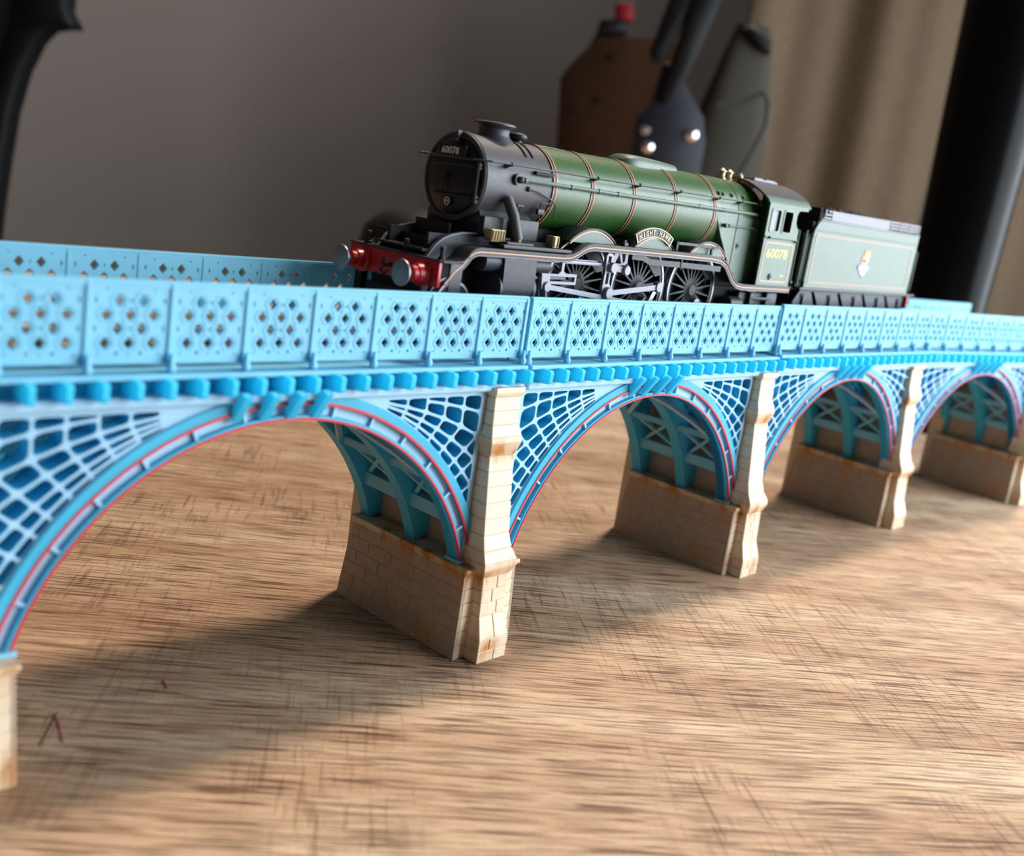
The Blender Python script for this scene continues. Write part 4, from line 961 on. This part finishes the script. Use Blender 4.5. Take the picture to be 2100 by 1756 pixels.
# ---------------------------------------------------------------- background
def flat_on(o_, d, pts, th, mtl, name, parent=None, bev=0, holes=()):
    """extruded outline standing in a vertical plane through o_ along d; pts = (u, z above rail)"""
    ang = math.atan2(d[1], d[0])
    b = shape2d([[(u, z+TZ) for u, z in pts]]+[[(u, z+TZ) for u, z in h] for h in holes], -th/2, th/2, bev)
    if parent: return ob(name, b, mtl, parent, ang=50)
    return ob(name, b, mtl, None, (o_[0], o_[1], 0), (0, 0, ang), ang=50)
D = (.68, -.73)
# office chair (black frame, grey mesh) beyond the table on the left
ch_ = root('office_chair', (140, 745, -762), math.atan2(D[1], D[0])); tag(ch_, 'black framed office chair back rising out of focus at the upper left edge', 'chair')
fr_out = [(-10, 165), (6.9, 142.7), (20, 160), (34.7, 150), (30.5, 133), (30.0, 122), (37.8, 110.5), (36, 108.2), (28.8, 107.8), (16.8, 104.5), (7.4, 93.5), (-3.6, 68), (-11.5, 35.0), (-16.8, -6.1), (-20.6, -43.6), (-22.8, -73.2), (-24, -110), (-50, -140), (-52, -100), (-46.7, -39.2), (-36.5, 23.3), (-25.8, 64.6), (-15.2, 101.2), (-12, 130)]
b = shape2d([[(u, z+TZ+762) for u, z in fr_out]], -14, 14, 3); ob('back_frame', b, M['plas_black'], ch_, ang=50)
b = shape2d([[(u, z+TZ+762) for u, z in [(-10, 160), (-14, 110), (-25.8, 64.6), (-36.5, 23.3), (-46.7, -39.2), (-50, -130), (-260, -130), (-270, 165)]]], -3, 3); ob('back_mesh', b, M['mesh_grey'], ch_, ang=50)
ob('seat', B().bbox(-290, 20, 20, 420, 440, 500, 14), M['mesh_grey'], ch_)
ob('back_support', B().bbox(-160, -110, -14, 60, 440, 720, 6), M['plas_black'], ch_)
ob('gas_column', B().cyl((-135, 220, 70), (-135, 220, 440), 26, 20), M['plas_black'], ch_)
for k in range(5):
    a = 2*PI*k/5; ob('star_leg', B().bar((0, 0), (1, 0), 1, 0, 1) if False else B().tube([(-135, 220, 80), (-135+270*math.cos(a), 220+270*math.sin(a), 55)], 20, 8), M['plas_black'], ch_)
    ob('castor', B().cyl((-135+265*math.cos(a), 200+270*math.sin(a), 27), (-135+265*math.cos(a), 240+270*math.sin(a), 27), 27, 16), M['plas_black'], ch_)
# brown wooden board with knots standing at the back of the table
a_ = math.atan2(D[1], D[0])
bo = root('wooden_board', (676, 571, 0), a_); tag(bo, 'brown knotty wooden board standing at the back of the table behind the boiler', 'board')
ob('panel', shape2d([[(u, z+TZ) for u, z in [(-43, 156), (-38, 166), (-30, 178), (-18, 192), (-14, 205), (26, 208), (60, 211), (80, 208), (84, -TZ), (-30, -TZ), (-32, 40)]]], -9, 9, 1.5), M['board'], bo, ang=50)
M['knot'] = mat('knot', (30, 17, 10), .9, spec=.02)
for u, z in ((-2, 138), (-27, 124), (6, 184)): ob('knot', B().lathe([(4.5, -10), (4.2, -9.4), (.3, -9.3)], (u, 0, z+TZ), 'y', 14), M['knot'], bo)
cl = root('spring_clamp', (668, 562, 0), a_); tag(cl, 'black clip with a red tip on top of the brown wooden board', 'clip')
ob('jaw', shape2d([[(u+2, z+TZ) for u, z in [(-16, 205), (-14, 219), (12, 223), (16, 210)]]], -9, 20, 2), M['plas_black'], cl, ang=50)
ob('red_tip', shape2d([[(u+2, z+TZ) for u, z in [(0, 238), (17, 240), (20, 222), (2, 221)]]], -7, 12, 2), M['red_plastic'], cl, ang=50)
# cutter with long black handles
cu_ = root('bolt_cutter', (588, 424, 0), a_); tag(cu_, 'dark hand tool with two long black handles and three shiny bolts', 'tool')
ob('plate', shape2d([[(u, z+TZ) for u, z in [(-2, 168), (10, 166), (22, 150), (32, 138), (44, 124), (50, 100), (50, 40), (30, -60), (34, -TZ), (0, -TZ), (-6, -60), (-16, 60), (-18, 115), (-8, 128)]]], -4, 4, 1), M['plate_grey'], cu_, ang=50)
ob('handle', shape2d([[(u, z+TZ) for u, z in [(-17, 174), (-11, 166), (-2, 170), (28, 262), (2, 266)]]], -8, 3, 2.5), M['plas_black'], cu_, ang=50)
ob('handle', shape2d([[(u, z+TZ) for u, z in [(-1, 136), (6, 131), (16, 139), (28, 180), (48, 262), (20, 266), (12, 220)]]], -12, -2, 2.5), M['plas_black'], cu_, ang=50)
for u, z, r_ in ((-9, 105, 4.5), (-4, 90, 5.5), (35, 107, 6)):
    ob('bolt', B().lathe([(r_, -4), (r_, -6), (r_*.7, -7.6), (.3, -8.2)], (u, 0, z+TZ), 'y', 20), M['chrome'], cu_)
bg = root('tool_bag', (745, 470, 0), a_); tag(bg, 'olive cloth bag with a dark cable loop behind the cutter tool', 'bag')
rs = []
for z, w0, w1, d_ in ((0, -20, 62, 30), (30, -24, 66, 34), (150, -22, 66, 32), (220, -14, 62, 27), (285, 2, 54, 18), (318, 12, 48, 12)):
    rs.append([((w0+w1)/2+(w1-w0)/2*math.copysign(abs(math.cos(a))**.6, math.cos(a)), d_*math.copysign(abs(math.sin(a))**.6, math.sin(a)), z) for a in [2*PI*k/24 for k in range(24)]])
ob('bag_body', B().rings(rs), M['bag'], bg, ang=60)
ob('buckle', shape2d([[(u, z+TZ) for u, z in [(14, 228), (24, 233), (47, 220), (48, 207), (36, 210)]]], -26, -10, 3), M['plas_black'], bg, ang=50)
cb = root('cable', (690, 425, 0), a_); tag(cb, 'dark cable looping down between the cutter tool and the curtain', 'cable')
ob('cord', B().tube([(-2, 0, 225), (12, 0, 229), (28, 0, 236), (42, 0, 246), (50, 0, 238), (52, 0, 215), (45, 0, 190), (34, -2, 160), (20, 0, 80), (24, 0, 4)], 2.6, 8), M['cable'], cb)
rb_ = ob('red_box', B().bbox(-14, 22, -12, 12, 0, 136, 2), M['red_plastic'], None, (655, 432, 0), (0, 0, a_)); tag(rb_, 'dark red box low down behind the safety valves', 'box')
# dark round case behind the front of the engine
rc = ob('round_case', B().lathe([(40, 0), (46, 20), (46, 60), (42, 80), (30, 90.5), (12, 94), (.5, 94.5)], (0, 0, 0), 'z', 40), M['plas_black'], None, (232, 335, 0), ang=60); tag(rc, 'low black domed case behind the front of the locomotive', 'case')
# black tower
tw = ob('black_cylinder', B().lathe([(22, 0), (24, 3), (25.5, 90), (28, 180), (31.5, 330), (32, 420), (30, 424), (.5, 424)], (0, 0, 0), 'z', 72), M['gloss_black'], None, (457, 68, 0), ang=30); tag(tw, 'tall gloss black cylinder standing on the table behind the tender', 'cylinder')
# curtain
def curtain(o_, u0, u1, name, label, ph=0., amp=12):
    dx, dy = 153/224.3, -164/224.3
    r = root(name, (o_[0], o_[1], -762), math.atan2(dy, dx)); tag(r, label, 'curtain', 'beige curtains at the window')
    b = B(); n_ = 90; rows = (0, 400, 800, 1180)
    rs = []
    for th in (0, 2.0):
        for z in rows:
            row = []
            for i in range(n_+1):
                u = u0+(u1-u0)*i/n_
                y = amp*math.sin(u/30+ph)+amp*.35*math.sin(u/11.3+1.7+z/900)+th
                row.append((u+z*.004, y, z))
            rs.append(row)
    m_ = len(rows)
    vs = [p for r_ in rs for p in r_]; fs = []
    k = n_+1
    for s_ in (0, m_):
        for a in range(m_-1):
            for i in range(n_): fs.append(((s_+a)*k+i, (s_+a)*k+i+1, (s_+a+1)*k+i+1, (s_+a+1)*k+i))
    for i in range(n_):
        fs.append((i, i+1, m_*k+i+1, m_*k+i)); fs.append(((m_-1)*k+i, (m_-1)*k+i+1, (2*m_-1)*k+i+1, (2*m_-1)*k+i))
    for a in range(m_-1):
        fs.append((a*k, (a+1)*k, (m_+a+1)*k, (m_+a)*k)); fs.append((a*k+n_, (a+1)*k+n_, (m_+a+1)*k+n_, (m_+a)*k+n_))
    b.add(vs, fs); ob('cloth', b, M['curtain'], r, ang=80)
    return r
curtain((896, 550), 2, 268, 'curtain', 'beige curtain hanging in folds between the tools and the black cylinder', -1.7)
curtain((930, 512), 280, 620, 'curtain', 'strip of beige curtain at the right edge beyond the black cylinder', .3)
rod = root('curtain_rod', (896, 550, 0), math.atan2(-164, 153)); tag(rod, 'dark curtain rod carrying the beige curtains', 'curtain rod')
ob('rod', B().cyl((-60, 1, 438), (700, 1, 438), 9, 14), M['plas_black'], rod)
for u in (-58, 690): ob('bracket', B().bbox(u-6, u+6, 0, 120, 430, 446, 2), M['plas_black'], rod)
# loose fibres lying on the table
M['thread'] = mat('red_fibre', (150, 60, 84), .7); M['thread_dark'] = mat('brown_fibre', (84, 54, 48), .7)
def fibre(pts, m_, label):
    cx, cy = pts[0]; b = B().tube([(x-cx, y-cy, .15) for x, y in pts], .15, 5)
    tag(ob('fibre', b, m_, None, (cx, cy, 0)), label, 'fibre')
fibre([(-168.9, -4.6), (-169.3, -7.4), (-170.1, -10.1), (-171.1, -13.1), (-172.0, -15.6)], M['thread'], 'longer curved red fibre on the shaded table near the left pier')
fibre([(-143.1, -2.7), (-143.6, -4.6), (-144.2, -6.6)], M['thread'], 'tiny red fibre on the shaded table between the two nearest piers')
fibre([(-168.0, -4.4), (-172.6, -10.3), (-176.1, -14.7)], M['thread_dark'], 'thin brown fibre slanting beside the curved red fibre on the table')
